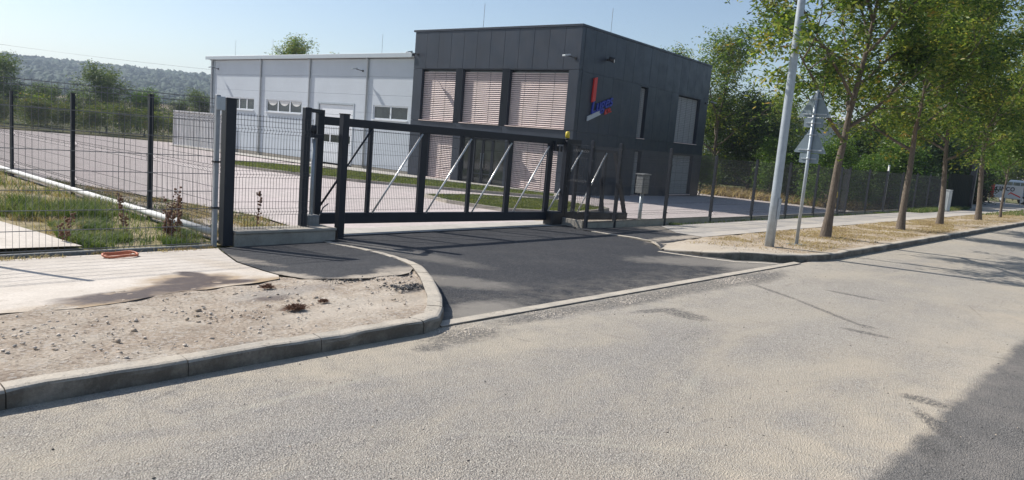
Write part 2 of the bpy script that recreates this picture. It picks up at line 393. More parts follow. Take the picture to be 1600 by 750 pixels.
# ------------------------------------------------------------------ object helpers
def tag(o, label=None, cat=None, group=None, kind=None):
    if label: o["label"] = label
    if cat: o["category"] = cat
    if group: o["group"] = group
    if kind: o["kind"] = kind
    return o

def empty(name, loc=(0, 0, 0), rz=0.0, label=None, cat=None, group=None):
    o = bpy.data.objects.new(name, None); o.empty_display_size = .3
    o.location = loc; o.rotation_euler = (0, 0, rz); col.objects.link(o)
    return tag(o, label, cat, group)

def link(name, me, parent=None, loc=(0, 0, 0), rot=(0, 0, 0)):
    o = bpy.data.objects.new(name, me); o.location = loc; o.rotation_euler = rot
    col.objects.link(o)
    if parent: o.parent = parent
    return o

def kids(o): return [c for c in list(bpy.data.objects) if c.parent == o]
def copy_tree(o, loc=None, rz=None, parent=None, label=None):
    c = o.copy(); col.objects.link(c)
    if parent: c.parent = parent
    if loc is not None: c.location = loc
    if rz is not None: c.rotation_euler = (0, 0, rz)
    if label: c["label"] = label
    for k in list(o.children): copy_tree(k, parent=c)
    return c

class MB:
    def __init__(s): s.v = []; s.f = []
    def quad(s, pts):
        i = len(s.v); s.v += [tuple(p) for p in pts]; s.f.append(tuple(range(i, i + len(pts))))
    def box(s, x0, x1, y0, y1, z0, z1):
        i = len(s.v)
        s.v += [(x0, y0, z0), (x1, y0, z0), (x1, y1, z0), (x0, y1, z0), (x0, y0, z1), (x1, y0, z1), (x1, y1, z1), (x0, y1, z1)]
        s.f += [tuple(i + k for k in q) for q in ((0, 3, 2, 1), (4, 5, 6, 7), (0, 1, 5, 4), (1, 2, 6, 5), (2, 3, 7, 6), (3, 0, 4, 7))]
        return s
    def tube(s, pts, r, n=8, cap=True):
        rs = r if isinstance(r, (list, tuple)) else [r] * len(pts)
        P = [Vector(p) for p in pts]; base = len(s.v)
        ref = None
        for k, p in enumerate(P):
            d = (P[min(k + 1, len(P) - 1)] - P[max(k - 1, 0)]).normalized()
            if ref is None: ref = Vector((1, 0, 0)) if abs(d.x) < .8 else Vector((0, 1, 0))
            a = (ref - d * ref.dot(d)).normalized(); ref = a; b = d.cross(a)
            for j in range(n):
                t = 2 * math.pi * (j + .5) / n
                s.v.append(tuple(p + rs[k] * (math.cos(t) * a + math.sin(t) * b)))
        for k in range(len(P) - 1):
            for j in range(n):
                j2 = (j + 1) % n; a0 = base + k * n
                s.f.append((a0 + j, a0 + j2, a0 + n + j2, a0 + n + j))
        if cap:
            s.f.append(tuple(base + j for j in reversed(range(n)))); s.f.append(tuple(base + (len(P) - 1) * n + j for j in range(n)))
        return s
    def bar(s, p, q, w, h):
        """rectangular bar from p to q; w horizontal thickness, h the other"""
        p, q = Vector(p), Vector(q); d = (q - p).normalized()
        a = d.cross(Vector((0, 0, 1)));
        if a.length < 1e-3: a = Vector((1, 0, 0))
        a.normalize(); b = a.cross(d); i = len(s.v)
        for c in (p, q):
            for sa, sb in ((-1, -1), (1, -1), (1, 1), (-1, 1)):
                s.v.append(tuple(c + a * sa * w / 2 + b * sb * h / 2))
        s.f += [tuple(i + k for k in t) for t in ((0, 1, 2, 3), (7, 6, 5, 4), (0, 4, 5, 1), (1, 5, 6, 2), (2, 6, 7, 3), (3, 7, 4, 0))]
        return s
    def prism(s, poly, z0, z1):
        i = len(s.v); n = len(poly)
        s.v += [(x, y, z0) for x, y in poly] + [(x, y, z1) for x, y in poly]
        s.f.append(tuple(i + k for k in reversed(range(n)))); s.f.append(tuple(i + n + k for k in range(n)))
        for k in range(n): s.f.append((i + k, i + (k + 1) % n, i + n + (k + 1) % n, i + n + k))
        return s
    def mesh(s, name, mat, smooth=False, bevel=0.0):
        me = bpy.data.meshes.new(name); me.from_pydata(s.v, [], s.f); me.materials.append(mat)
        if bevel:
            bm = bmesh.new(); bm.from_mesh(me)
            bmesh.ops.bevel(bm, geom=bm.edges[:], offset=bevel, segments=1, affect='EDGES', clamp_overlap=True)
            bm.to_mesh(me); bm.free()
        if smooth:
            me.polygons.foreach_set("use_smooth", [True] * len(me.polygons))
        me.update(); return me
    def build(s, name, mat, parent=None, smooth=False, bevel=0.0, loc=(0, 0, 0)):
        return link(name, s.mesh(name, mat, smooth, bevel), parent, loc)

# ------------------------------------------------------------------ ground heights
def lerp(x, xs): 
    if x <= xs[0][0]: return xs[0][1]
    for (a, u), (b, v) in zip(xs, xs[1:]):
        if x <= b: return u + (v - u) * (x - a) / (b - a)
    return xs[-1][1]
def Hs(x, y): return lerp(y, [(4.7, .112), (5.6, .10), (6.6, .058), (7.6, -.013), (8.5, -.074), (9.9, -.15)])      # pavements
def Hd(x, y): return lerp(y, [(4.7, 0.0), (10.4, -.16), (11.1, -.19)])                   # driveway
def Hy(x, y): return -.15 - .012 * (min(max(x, -10), 60) - 6) - .006 * (min(max(y, 10), 80) - 10)   # yard
def Hr(x, y): return 0.0
def Hv(x, y):
    t = max(0, min(1, (x - 11.4 + (6.8 - y) * .55) / 1.2)); return Hs(x, y) * t + (Hd(x, y) + .02) * (1 - t)

def sheet(name, poly, hf, off, mat, step=1.0, disp=0.0, ycuts=(5.6, 6.6, 7.6, 8.5, 9.9), kind='structure', jitter=None):
    bm = bmesh.new()
    vs = [bm.verts.new((x, y, 0)) for x, y in poly]
    bm.faces.new(vs); bmesh.ops.triangulate(bm, faces=bm.faces[:])
    xs = [p[0] for p in poly]; ys = [p[1] for p in poly]
    def cut(co, no):
        bmesh.ops.bisect_plane(bm, geom=bm.verts[:] + bm.edges[:] + bm.faces[:], dist=1e-5, plane_co=co, plane_no=no)
    x = math.ceil(min(xs) / step) * step
    while x < max(xs): cut((x, 0, 0), (1, 0, 0)); x += step
    y = math.ceil(min(ys) / step) * step
    cy = []
    while y < max(ys): cy.append(y); y += step
    for y in cy + [c for c in ycuts if min(ys) < c < max(ys)]: cut((0, y, 0), (0, 1, 0))
    from mathutils import noise as mn
    edge = set()
    for e in bm.edges:
        if len(e.link_faces) == 1: edge.update(e.verts)
    for v in bm.verts:
        z = hf(v.co.x, v.co.y) + off
        if disp and v not in edge:
            z += disp * (mn.fractal(Vector((v.co.x * 2.3, v.co.y * 2.3, 1.7)), .8, 2.1, 6)) + (disp * .5 * max(0, mn.noise(Vector((v.co.x * 14, v.co.y * 14, 0)))))
        v.co.z = z
    bmesh.ops.recalc_face_normals(bm, faces=bm.faces[:])
    if bm.faces and sum(f.normal.z for f in bm.faces) < 0: bmesh.ops.reverse_faces(bm, faces=bm.faces[:])
    me = bpy.data.meshes.new(name); bm.to_mesh(me); bm.free(); me.materials.append(mat)
    if disp: me.polygons.foreach_set("use_smooth", [True] * len(me.polygons))
    return tag(link(name, me), kind=kind)

# ---- base terrain to the horizon
def axis(lo, hi, br):
    s = set(br)
    for v in range(-20, 90, 3): s.add(float(v) + .013)
    for v in (-3000, -1500, -800, -400, -200, -120, -80, -50, -35, 110, 140, 200, 300, 500, 900, 1500, 2500, 4000): s.add(float(v))
    return sorted(v for v in s if lo <= v <= hi)
gx = axis(-3000, 4000, []); gy = axis(-3000, 4000, [4.5, 4.7, 5.6, 6.6, 7.6, 8.5, 9.9, 9.98, 10.02, 11.1])
def base_h(x, y):
    if y > 10.0: return min(Hy(x, y), Hd(x, y) if y < 11.3 else 9) - .06
    if y < 4.6: return -.06
    return min(Hs(x, y), Hd(x, y)) - .06
gv = [(x, y, base_h(x, y)) for y in gy for x in gx]; nx = len(gx)
gf = [(j * nx + i, j * nx + i + 1, (j + 1) * nx + i + 1, (j + 1) * nx + i) for j in range(len(gy) - 1) for i in range(nx - 1)]
me = bpy.data.meshes.new("ground"); me.from_pydata(gv, [], gf); me.materials.append(MT['ground']); tag(link("ground", me), kind='structure')

# ---- road, driveway, pavements
sheet("road", [(-60, -7), (400, -7), (400, 4.70), (-60, 4.70)], Hr, 0.0, MT['road'], 20.0, 0)
inner = [(6.50, 9.86), (6.47, 9.2), (6.40, 8.4), (6.19, 7.65), (5.82, 6.88), (5.40, 6.22), (5.03, 5.71), (4.70, 5.26), (4.40, 4.90), (4.20, 4.72)]
outer = [(6.54, 9.86), (6.50, 9.2), (6.43, 8.38), (6.20, 7.58), (5.82, 6.77), (5.38, 6.11), (5.02, 5.60), (4.67, 5.15), (4.28, 4.80)]
sheet("driveway", outer + [(4.3, 4.76), (12.3, 4.76), (12.1, 5.1), (11.7, 5.45), (11.75, 6.1), (12.45, 7.3), (12.75, 8.4), (12.9, 9.86), (13.4, 10.2), (13.4, 10.5), (6.6, 10.5), (6.54, 10.0)], Hd, .010, MT['drive'], .6, 0, (6.3, 8.5, 9.9))
pav_edge = [(-8, 6.7), (-3, 6.55), (0, 6.62), (.9, 6.5), (1.42, 6.50), (1.7, 6.44), (1.95, 6.40), (2.3, 6.47), (2.6, 6.6), (2.87, 6.70), (3.1, 6.68), (3.4, 6.76), (3.7, 6.8), (4.0, 6.92), (4.12, 7.15), (4.16, 7.6), (4.27, 8.4), (4.45, 9.0), (4.6, 9.5), (4.72, 9.85)]
sheet("dirt_verge", [(-8, 4.68), (4.0, 4.68)] + [p for p in inner[::-1] if p[1] < 6.6] + [(5.62, 6.62), (5.0, 6.58), (4.5, 6.68), (4.2, 6.9), (4.05, 7.2)] + [(x, y + .12) for x, y in pav_edge[::-1] if x < 3.9], Hs, -.006, MT['dirt'], .08, .02)
sheet("pavement", pav_edge + [(-8, 9.85)], Hs, .004, MT['pave'], .5)
asph = [(4.74, 9.85), (4.62, 9.5), (4.47, 9.0), (4.29, 8.4), (4.18, 7.6), (4.14, 7.2), (4.2, 6.72), (4.5, 6.55), (4.8, 6.42), (5.0, 6.46), (5.25, 6.43), (5.44, 6.5)] + [p for p in inner[::-1] if p[1] > 6.6]
sheet("asphalt_patch", asph, Hs, .008, MT['drive'], .5)
# kerbs: one stone after another
def kerb(name, path, hf_top, label_, closed=False, width=.13, depth=.16, stone=1.0, rad=.022):
    root = empty(name, (path[0][0], path[0][1], 0)); tag(root, kind='structure')
    # resample
    P = [Vector((x, y, 0)) for x, y in path]; L = [0]
    for a, b in zip(P, P[1:]): L.append(L[-1] + (b - a).length)
    def at(t):
        t = max(0, min(L[-1], t))
        for k in range(len(P) - 1):
            if t <= L[k + 1] + 1e-9:
                return P[k].lerp(P[k + 1], (t - L[k]) / max(1e-9, L[k + 1] - L[k])), (P[k + 1] - P[k]).normalized()
        return P[-1], (P[-1] - P[-2]).normalized()
    n = max(1, round(L[-1] / stone)); o0 = root.location
    for i in range(n):
        t0 = L[-1] * i / n + .003; t1 = L[-1] * (i + 1) / n - .003
        m = MB(); segs = 5 if path[0][0] < 13 else 2
        js = rnd.uniform(-.004, .004) * (1 if rad > .01 else .2)
        prof_n = 0
        for k in range(segs + 1):
            p, d = at(t0 + (t1 - t0) * k / segs); nrm = Vector((-d.y, d.x, 0))     # left of the path = pavement side
            zt = hf_top(p.x, p.y) + js
            wf = 1.0 if rad > .01 else 0.15; wv = wf * .0035 * math.sin(p.x * 5.1 + p.y * 3) + wf * .0025 * math.sin(p.x * 17 + p.y * 11); zt += wv; prof = [(0, zt - depth), (wv * 2, zt - rad * 1.9), (rad * .25 + wv, zt - rad * .9), (rad * .8, zt - rad * .28), (rad * 1.8, zt), (width, zt + .002), (width, zt - depth)]
            prof_n = len(prof)
            for u, z in prof: m.v.append(tuple(p + nrm * u + Vector((0, 0, z)) - Vector(o0)))
        for k in range(segs):
            a = k * prof_n
            for j in range(prof_n):
                j2 = (j + 1) % prof_n
                m.f.append((a + j, a + prof_n + j, a + prof_n + j2, a + j2))
        m.f.append(tuple(range(prof_n))); m.f.append(tuple(segs * prof_n + j for j in reversed(range(prof_n))))
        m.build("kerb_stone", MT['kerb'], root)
    return root
kerb("road_kerb", [(-8, 4.58), (4.02, 4.58)], lambda x, y: .118, "")
def curve_top(x, y): return lerp(y, [(4.6, .118), (5.6, .112), (6.6, .07), (7.6, -.005), (8.4, -.065), (9.9, -.13)])
kerb("curved_kerb", [(4.03, 4.58), (4.28, 4.66), (4.50, 4.86), (4.80, 5.20), (5.14, 5.66), (5.50, 6.16), (5.93, 6.82), (6.30, 7.60), (6.52, 8.38), (6.58, 9.2), (6.60, 9.86)], curve_top, "", stone=.6, width=.16)
# flush strip across the mouth of the driveway
kerb("flush_kerb", [(4.30, 4.66), (12.6, 4.66)], lambda x, y: .017, "", width=.125, rad=.006)
# right hand kerbs
kerb("dropped_kerb", [(11.55, 6.75), (11.62, 6.0), (11.8, 5.62), (12.25, 5.22), (12.8, 4.9), (13.35, 4.66), (13.8, 4.58)], lambda x, y: Hv(x, max(y, 4.72)) + .008, "", stone=.7)
kerb("far_road_kerb", [(13.81, 4.58), (60, 4.58)], lambda x, y: .118, "")
kerb("edging_kerb", [(12.78, 9.3), (12.66, 8.2), (12.4, 7.5), (11.56, 6.8)], lambda x, y: Hv(x, y) + .006, "", stone=.6, width=.09, rad=.006)
kerb("gutter_kerb", [(11.25, 6.7), (11.3, 6.0), (11.45, 5.3), (12.0, 4.8)], lambda x, y: Hd(x, y) + .018, "", stone=.6, width=.08, rad=.004)
# right hand pavement and verge
sheet("verge", [(11.60, 6.8), (11.67, 6.02), (11.86, 5.66), (12.30, 5.27), (12.84, 4.96), (13.38, 4.73), (13.8, 4.65), (75, 4.70), (75, 7.2), (30, 7.2), (18, 7.35), (14.2, 7.3), (12.3, 7.5)], Hv, -.002, MT['verge'], .25, .02)
sheet("footpath", [(14.0, 7.28), (18, 7.3), (30, 7.15), (75, 7.15), (75, 9.5), (16.0, 9.5), (14.5, 8.2)], Hs, .012, MT['path'], 1.0)
sheet("asphalt_patch", [(11.58, 6.82), (12.3, 7.1), (13.2, 7.2), (14.02, 7.3), (14.55, 8.2), (16.05, 9.55), (12.9, 9.84), (12.80, 9.3), (12.68, 8.2), (12.40, 7.5)], Hv, .004, MT['drive'], .5)
sheet("side_road", [(46, 8.9), (75, 8.6), (75, 14), (60, 13), (50, 11)], Hs, .03, MT['path'], 4.0)
# yard
sheet("yard_paving", [(7.05, 13.0), (6.9, 11.6), (6.5, 11.1), (13.5, 11.1), (13.8, 12.2), (17.0, 12.2), (20, 11.2), (62, 10.6), (62, 20), (45, 24), (37.4, 30), (24.4, 19.3), (23.6, 28.9), (22.4, 51.5), (28, 52), (20, 62), (8, 66), (4.9, 40), (5.0, 22.4), (5.72, 19.2), (6.5, 16.0)], Hy, .03, MT['pavers'], 6.0, 0, ())
sheet("gate_sill", [(6.6, 10.42), (13.35, 10.42), (13.35, 11.15), (6.6, 11.15)], lambda x, y: -.165, .02, MT['concl'], 2.0)
sheet("bare_earth", [(4.98, 10.05), (6.6, 10.1), (6.6, 11.2), (7.0, 11.7), (7.15, 13.1), (6.6, 16.0), (5.8, 19.4), (5.1, 22.6), (4.98, 40)], Hy, .0, MT['dirt'], .3, .02, ())
sheet("bare_earth", [(13.4, 10.1), (60, 10.1), (60, 10.9), (20, 11.5), (17, 12.4), (13.5, 12.3)], Hy, .0, MT['dirt'], .5, .02, ())
SLAB = [(-8, 10.1), (3.07, 10.1), (3.0, 10.6), (2.95, 11.2), (2.8, 12.2), (2.62, 13.4), (2.4, 13.6), (-8, 13.6)]
sheet("concrete_slab", SLAB, Hy, .05, MT['pave'], 1.0, 0, ())
sheet("grass_plot", [(-8, 10.05), (4.9, 10.05), (4.9, 40), (-8, 40)], Hy, .0, MT['plot'], .4, .03, ())
lawn1 = [(14.45, 28.96), (15.13, 25.85), (16.19, 22.65), (17.47, 21.21), (19.0, 19.5), (21.36, 17.4), (22.9, 18.6), (22.0, 22.6), (20.9, 25.9), (20.2, 29.1), (17.8, 32.0), (15.91, 33.0)]
lawn2 = [(14.9, 17.4), (17.33, 17.63), (20.07, 16.21), (19.5, 13.6), (16.5, 12.6), (14.5, 13.6), (14.3, 15.6)]
for L in (lawn1, lawn2): sheet("lawn", L, Hy, .07, MT['lawn'], .6, .02, ())
sheet("building_apron", [(22.9, 18.2), (23.95, 19.1), (23.1, 29.2), (21.9, 51), (20.6, 51), (20.9, 29.3), (21.9, 24.0), (22.6, 20.0)], Hy, .075, MT['concl'], 3.0, 0, ())
def edging(pts, closed=True):
    pts = pts + [pts[0]] if closed else pts
    m = MB()
    for (a, b), (c, d) in zip(pts, pts[1:]):
        m.bar((a, b, Hy(a, b) + .06), (c, d, Hy(c, d) + .06), .08, .14)
    tag(m.build("lawn_edging", MT['conc']), kind='structure')
edging(lawn1); edging(lawn2)
# field beyond the yard
# ---- low hill, wooded
def hill_h(x, y):
    u = (x * .6 + y * .8)          # distance outwards
    w = (x * .8 - y * .6)          # along the ridge, grows to the right
    top = 52 - .020 * (w + 470) 
    k = max(0, min(1, (u - 300) / 750)); k = k * k * (3 - 2 * k)
    return -1.4 + (top + 3) * k + 3.0 * math.sin(w * .006 + 1) * k * .6
hm = []; hf_ = []
US = np.linspace(150, 1500, 46); WS = np.linspace(-1500, 900, 80)
for u in US:
    for w in WS:
        x = .6 * u + .8 * w; y = .8 * u - .6 * w
        hm.append((x, y, hill_h(x, y)))
for j in range(len(US) - 1):
    for i in range(len(WS) - 1):
        a = j * len(WS) + i; hf_.append((a, a + len(WS), a + len(WS) + 1, a + 1))
me = bpy.data.meshes.new("hill"); me.from_pydata(hm, [], hf_); me.materials.append(MT['hill'])
me.polygons.foreach_set("use_smooth", [True] * len(me.polygons)); tag(link("hill", me), kind='structure')
# canopy of the wood: lumps of every size
def np_mesh(name, V, F, mat):
    me = bpy.data.meshes.new(name); nv, nf, k = len(V), len(F), F.shape[1]
    me.vertices.add(nv); me.vertices.foreach_set("co", np.ascontiguousarray(V, dtype=np.float32).ravel())
    me.loops.add(nf * k); me.loops.foreach_set("vertex_index", np.ascontiguousarray(F, dtype=np.int32).ravel())
    me.polygons.add(nf); me.polygons.foreach_set("loop_start", np.arange(0, nf * k, k, dtype=np.int32))
    me.polygons.foreach_set("loop_total", np.full(nf, k, dtype=np.int32))
    me.materials.append(mat); me.update(calc_edges=True); return me
rs = np.random.RandomState(3)
bm = bmesh.new(); bmesh.ops.create_icosphere(bm, subdivisions=2, radius=1.0)
icoV = np.array([v.co[:] for v in bm.verts]); icoF = np.array([[v.index for v in f.verts] for f in bm.faces]); bm.free()
keep = icoF[(icoV[icoF].mean(1)[:, 2] > -.25)]
NB = 17000
u = rs.uniform(430, 1180, NB); w = rs.uniform(-850, 150, NB)
x = .6 * u + .8 * w; y = .8 * u - .6 * w
h = np.array([hill_h(a, b) for a, b in zip(x, y)])
field = (h < 6) 
x, y, h = x[~field], y[~field], h[~field]; nb = len(x)
r = rs.uniform(1.9, 4.2, nb)
V = icoV[None] * (1 + .28 * rs.randn(nb, len(icoV), 1))
V = V * np.stack([r, r, r * rs.uniform(.7, 1.3, nb)], 1)[:, None, :] + np.stack([x, y, h + r * .1], 1)[:, None, :]
F = keep[None] + (np.arange(nb) * len(icoV))[:, None, None]
MT['canopy'] = mat_leaf("distant_canopy", [(.05, (.008, .024, .012)), (.5, (.020, .044, .020)), (.95, (.042, .070, .030))], .0, .9)
tag(link("hill_forest", np_mesh("hill_forest", V.reshape(-1, 3), F.reshape(-1, 3), MT['canopy'])), kind='stuff')

# ------------------------------------------------------------------ fences
def panel_mesh(name, w, h, pitch, mat, folds=(), hstep=.2, r=.0021, zs=None, hr=None):
    """welded wire panel in local x (0..w), z (0..h); V folds towards -y"""
    m = MB()
    prof = [(0, 0)]
    for f in folds: prof += [(0, f - .05), (-.035, f), (0, f + .05)]
    prof += [(0, h)]
    n = round(w / pitch)
    for i in range(n + 1):
        x = i * w / n
        b = len(m.v)
        for (y, z) in prof: m.v += [(x - r, y - r, z), (x + r, y - r, z), (x + r, y + r, z), (x - r, y + r, z)]
        for k in range(len(prof) - 1):
            a = b + 4 * k
            for j in range(4): m.f.append((a + j, a + (j + 1) % 4, a + 4 + (j + 1) % 4, a + 4 + j))
    lv = []
    for f in folds: lv += [(0, f - .05), (-.035, f), (0, f + .05)]
    z = .03
    while z < h - .01:
        if not any(abs(z - f) < .11 for f in folds): lv.append((0, z))
        z += hstep
    lv.append((0, h - .025)); rr_ = hr or r * 2.4
    for (y, z) in lv: m.bar((0, y - r - rr_ / 2, z), (w, y - r - rr_ / 2, z), rr_, rr_)
    return m.mesh(name, mat)
FOLDS = (.22, .82, 1.42)
P25 = panel_mesh("mesh_panel", 2.44, 1.74, .05, MT['wire'], (.2, .88, 1.56))
def post_mesh(name, w, d, h, mat, cap=True):
    m = MB(); m.box(-w / 2, w / 2, -d / 2, d / 2, 0, h)
    me = m.mesh(name, mat, bevel=.004); return me
# the long road fence on the right
PX = [13.30, 14.42, 16.70, 19.2, 21.9, 24.55, 27.1, 29.6, 30.5, 33.0, 35.5, 38.0, 40.5, 43.0, 45.5]
def plinth_board(parent, x0, x1, y, z0, z1, mat=None, axis='x', loc=(0, 0, 0)):
    m = MB()
    if axis == 'x': m.box(x0, x1, y - .03, y + .03, z0, z1)
    else: m.box(y - .03, y + .03, x0, x1, z0, z1)
    return m.build("plinth_board", mat or MT['conc'], parent, bevel=.008)
fr_ = empty("mesh_fence", (13.3, 9.85, -.15), label="long anthracite mesh fence on a concrete plinth right of the gate", cat="fence")
pm = post_mesh("post", .06, .06, 2.0, MT['steel'])
clipm = MB(); [clipm.box(-.035, .035, -.045, -.03, z, z + .03) for z in (.35, .75, 1.15, 1.55, 1.85)]; clipmesh = clipm.mesh("clip", MT['wire'])
FY = lambda x: 0.0
for i, x in enumerate(PX):
    lean = 0
    big = (i == 0)
    p = link("post", pm, fr_, (x - 13.3, 0, -.05)); p.scale = (1.2, 1.2, 1.02 if i < 3 else .97)
    tag(link("clip", clipmesh, p), kind='stuff')
    if i + 1 < len(PX):
        w = PX[i + 1] - x
        if abs(w - .9) > .3 or True:
            q = link("mesh_panel", P25, fr_, (x - 13.3 + .03, -.045, .14 if i < 3 else .08)); q.scale = ((w - .06) / 2.44, 1, 1)
            plinth_board(fr_, x - 13.3 + .05, x - 13.3 + w - .05, 0, -.35, .16 + (.0 if i < 3 else -.04) + rnd.uniform(-.006, .006))
# short return from the gate post to that fence
rt_ = empty("fence_return", (13.34, 10.62, -.15), label="short mesh fence return between the yellow lamp post and the long fence", cat="fence")
pr = panel_mesh("mesh_panel", .62, 1.74, .05, MT['wire'], (.2, .88, 1.56))
q = link("mesh_panel", pr, rt_, (0, -.05, .16)); q.rotation_euler = (0, 0, R(-93))
plinth_board(rt_, -.68, -.06, 0, -.35, .17, axis='y')
# fence on the plinth left of the gate: big post, panel, catch posts
lf = empty("mesh_fence", (4.95, 10.08, -.15), label="short mesh fence between the thick black post and the gate catch posts", cat="fence")
m = MB(); m.box(-.075, .075, -.075, .075, 0, 2.10); m.build("post", MT['steel'], lf, bevel=.006, loc=(-.01, 0, 0))
m = MB(); m.box(-.085, .085, -.085, .085, 2.10, 2.115); m.build("post_cap", MT['steel'], lf, bevel=.003, loc=(-.01, 0, 0))
pl = panel_mesh("mesh_panel", 1.28, 1.72, .05, MT['wire'], (.28, .84, 1.5))
link("mesh_panel", pl, lf, (.09, .03, .2))
m = MB(); m.box(.08, 1.80, -.09, .06, -.2, .17); m.build("plinth_board", MT['conc'], lf, bevel=.012)
m = MB(); m.box(.08, 1.80, -.12, .30, .172, .215); m.build("plinth_cap", MT['conc'], lf, bevel=.008)
# front panel of the plot on the far left, on galvanised posts
gf_ = empty("galvanised_fence", (4.74, 10.02, -.15), label="tall flat galvanised mesh fence in front of the grass plot, far left", cat="fence")
gp = MB(); gp.box(-.03, .03, -.03, .03, 0, 2.14); gpm = gp.mesh("post", MT['zpost'], bevel=.004)
link("post", gpm, gf_, (0, 0, 0)); link("post", gpm, gf_, (-2.96, 0, 0)); link("post", gpm, gf_, (-5.6, 0, 0))
for z in (.55, 1.2):
    m = MB(); m.box(-.045, .045, -.045, .045, z, z + .025); m.build("post_clip", MT['black'], gf_)
m = MB(); m.box(-.045, .09, -.06, -.0405, 1.93, 2.12); m.build("bracket_plate", MT['zinc'], gf_, bevel=.01)
pg = panel_mesh("mesh_panel", 2.86, 2.08, .068, MT['zincwire'], (), .245, .0017, None, .009)
link("mesh_panel", pg, gf_, (-2.91, 0, .03))
pg2 = panel_mesh("mesh_panel", 2.54, 2.08, .068, MT['zincwire'], (), .245, .0017, None, .009)
link("mesh_panel", pg2, gf_, (-5.55, 0, .03))
m = MB(); m.box(-5.6, -.05, -.05, .03, -.06, .035); m.build("base_strip", MT['boxgrey'], gf_)
# side fence running away from the road between plot and yard
sf = empty("side_fence", (4.95, 10.4, -.15), label="anthracite mesh fence running back along the white edging beside the grass", cat="fence")
SY = [(10.35, 0), (12.88, 0), (16.87, -.05), (21.48, -.08), (26.0, -.1), (30.5, -.13)]
for i, (y, dz) in enumerate(SY):
    if i: 
        m = MB(); m.box(-.035, .035, -.035, .035, -.1, 2.10); m.build("post", MT['steel'], sf, bevel=.004, loc=(0, y - 10.4, dz))
        m = MB(); m.box(-.04, .04, -.04, .04, 2.10, 2.12); m.build("post_cap", MT['black'], sf, loc=(0, y - 10.4, dz))
    if i + 1 < len(SY):
        y2, dz2 = SY[i + 1]; n = 2 if y2 - y > 3 else 1
        for k in range(n):
            w = (y2 - y) / n
            if i < 4:
                q = link("mesh_panel", P25, sf, (.04, y - 10.4 + w * k + .02, (dz + dz2) / 2 + .12)); q.rotation_euler = (0, 0, R(90)); q.scale = ((w - .04) / 2.44, 1, 1.08)
pts = [(0, y, .14 + Hy(4.95, y + 10.4) - Hy(4.95, 10.4)) for y in np.linspace(0.1, 28, 15)]
m = MB(); m.tube([(x - .02, y, z) for x, y, z in pts], .055, 8); m.build("white_edging", MT['offwhite'], sf, smooth=True)

# ------------------------------------------------------------------ sliding gate
G = 10.72
gate = empty("sliding_gate", (6.78, G, -.15), label="long anthracite sliding gate with steel braces across the driveway", cat="gate")
def gz(z): return z + .15
def gxx(x): return x - 6.78
m = MB(); m.box(0, gxx(13.95), -.05, .05, gz(1.70), gz(1.84)); m.build("top_beam", MT['steel'], gate, bevel=.005)
m = MB(); m.bar((0, 0, gz(.12)), (gxx(13.4), 0, gz(.04)), .11, .19); m.build("bottom_beam", MT['steel'], gate, bevel=.006)
m = MB(); m.bar((gxx(13.4), 0, gz(.04)), (gxx(16.2), 0, gz(-.03)), .11, .19); m.build("tail_beam", MT['steel'], gate, bevel=.006)
m = MB(); m.box(gxx(13.95), gxx(15.5), -.03, .03, gz(1.60), gz(1.66)); m.build("tail_rail", MT['steel'], gate, bevel=.004)
for x, w in ((6.80, .10), (7.87, .07), (9.10, .16), (10.36, .08), (11.52, .14), (12.86, .15), (13.9, .10), (15.05, .09)):
    zb = .12 + (.04 - .12) * (x - 6.8) / 6.6 + .09
    m = MB(); m.box(gxx(x) - w / 2, gxx(x) + w / 2, -.035, .035, gz(zb), gz(1.70 if x < 14 else 1.60)); m.build("upright", MT['steel'], gate, bevel=.004)
m = MB(); m.bar((gxx(15.45), 0, gz(1.62)), (gxx(16.12), 0, gz(.05)), .08, .09); m.build("tail_strut", MT['steel'], gate)
m = MB(); m.bar((gxx(14.95), .02, gz(.95)), (gxx(15.2), .02, gz(.05)), .05, .05); m.build("tail_strut", MT['steel'], gate)
for k, (x0, z0, x1, z1) in enumerate([(6.85, .32, 7.84, 1.68), (7.95, .20, 9.02, 1.68), (9.22, .18, 10.30, 1.66), (10.46, .18, 11.50, 1.64), (11.72, .18, 12.75, 1.63), (12.90, .16, 13.99, 1.60), (14.02, .1, 15.0, 1.58)]):
    m = MB(); m.tube([(gxx(x0), -.055, gz(z0)), (gxx(x1), -.055, gz(z1))], .019, 8)
    m.build("brace", MT['steel'] if k < 1 else MT['zincm'], gate, smooth=True)
gm = panel_mesh("infill_panel", 1.0, 1.46, .043 / 1.2, MT['wire'], (), .2, .0018)
for x0, x1 in ((6.86, 7.83), (7.91, 9.02), (9.18, 10.32), (10.40, 11.45), (11.59, 12.78), (12.94, 13.85), (13.95, 15.0)):
    q = link("infill_panel", gm, gate, (gxx(x0), 0.02, gz(.22))); q.scale = (x1 - x0, 1, 1 if x0 < 13.5 else .95)
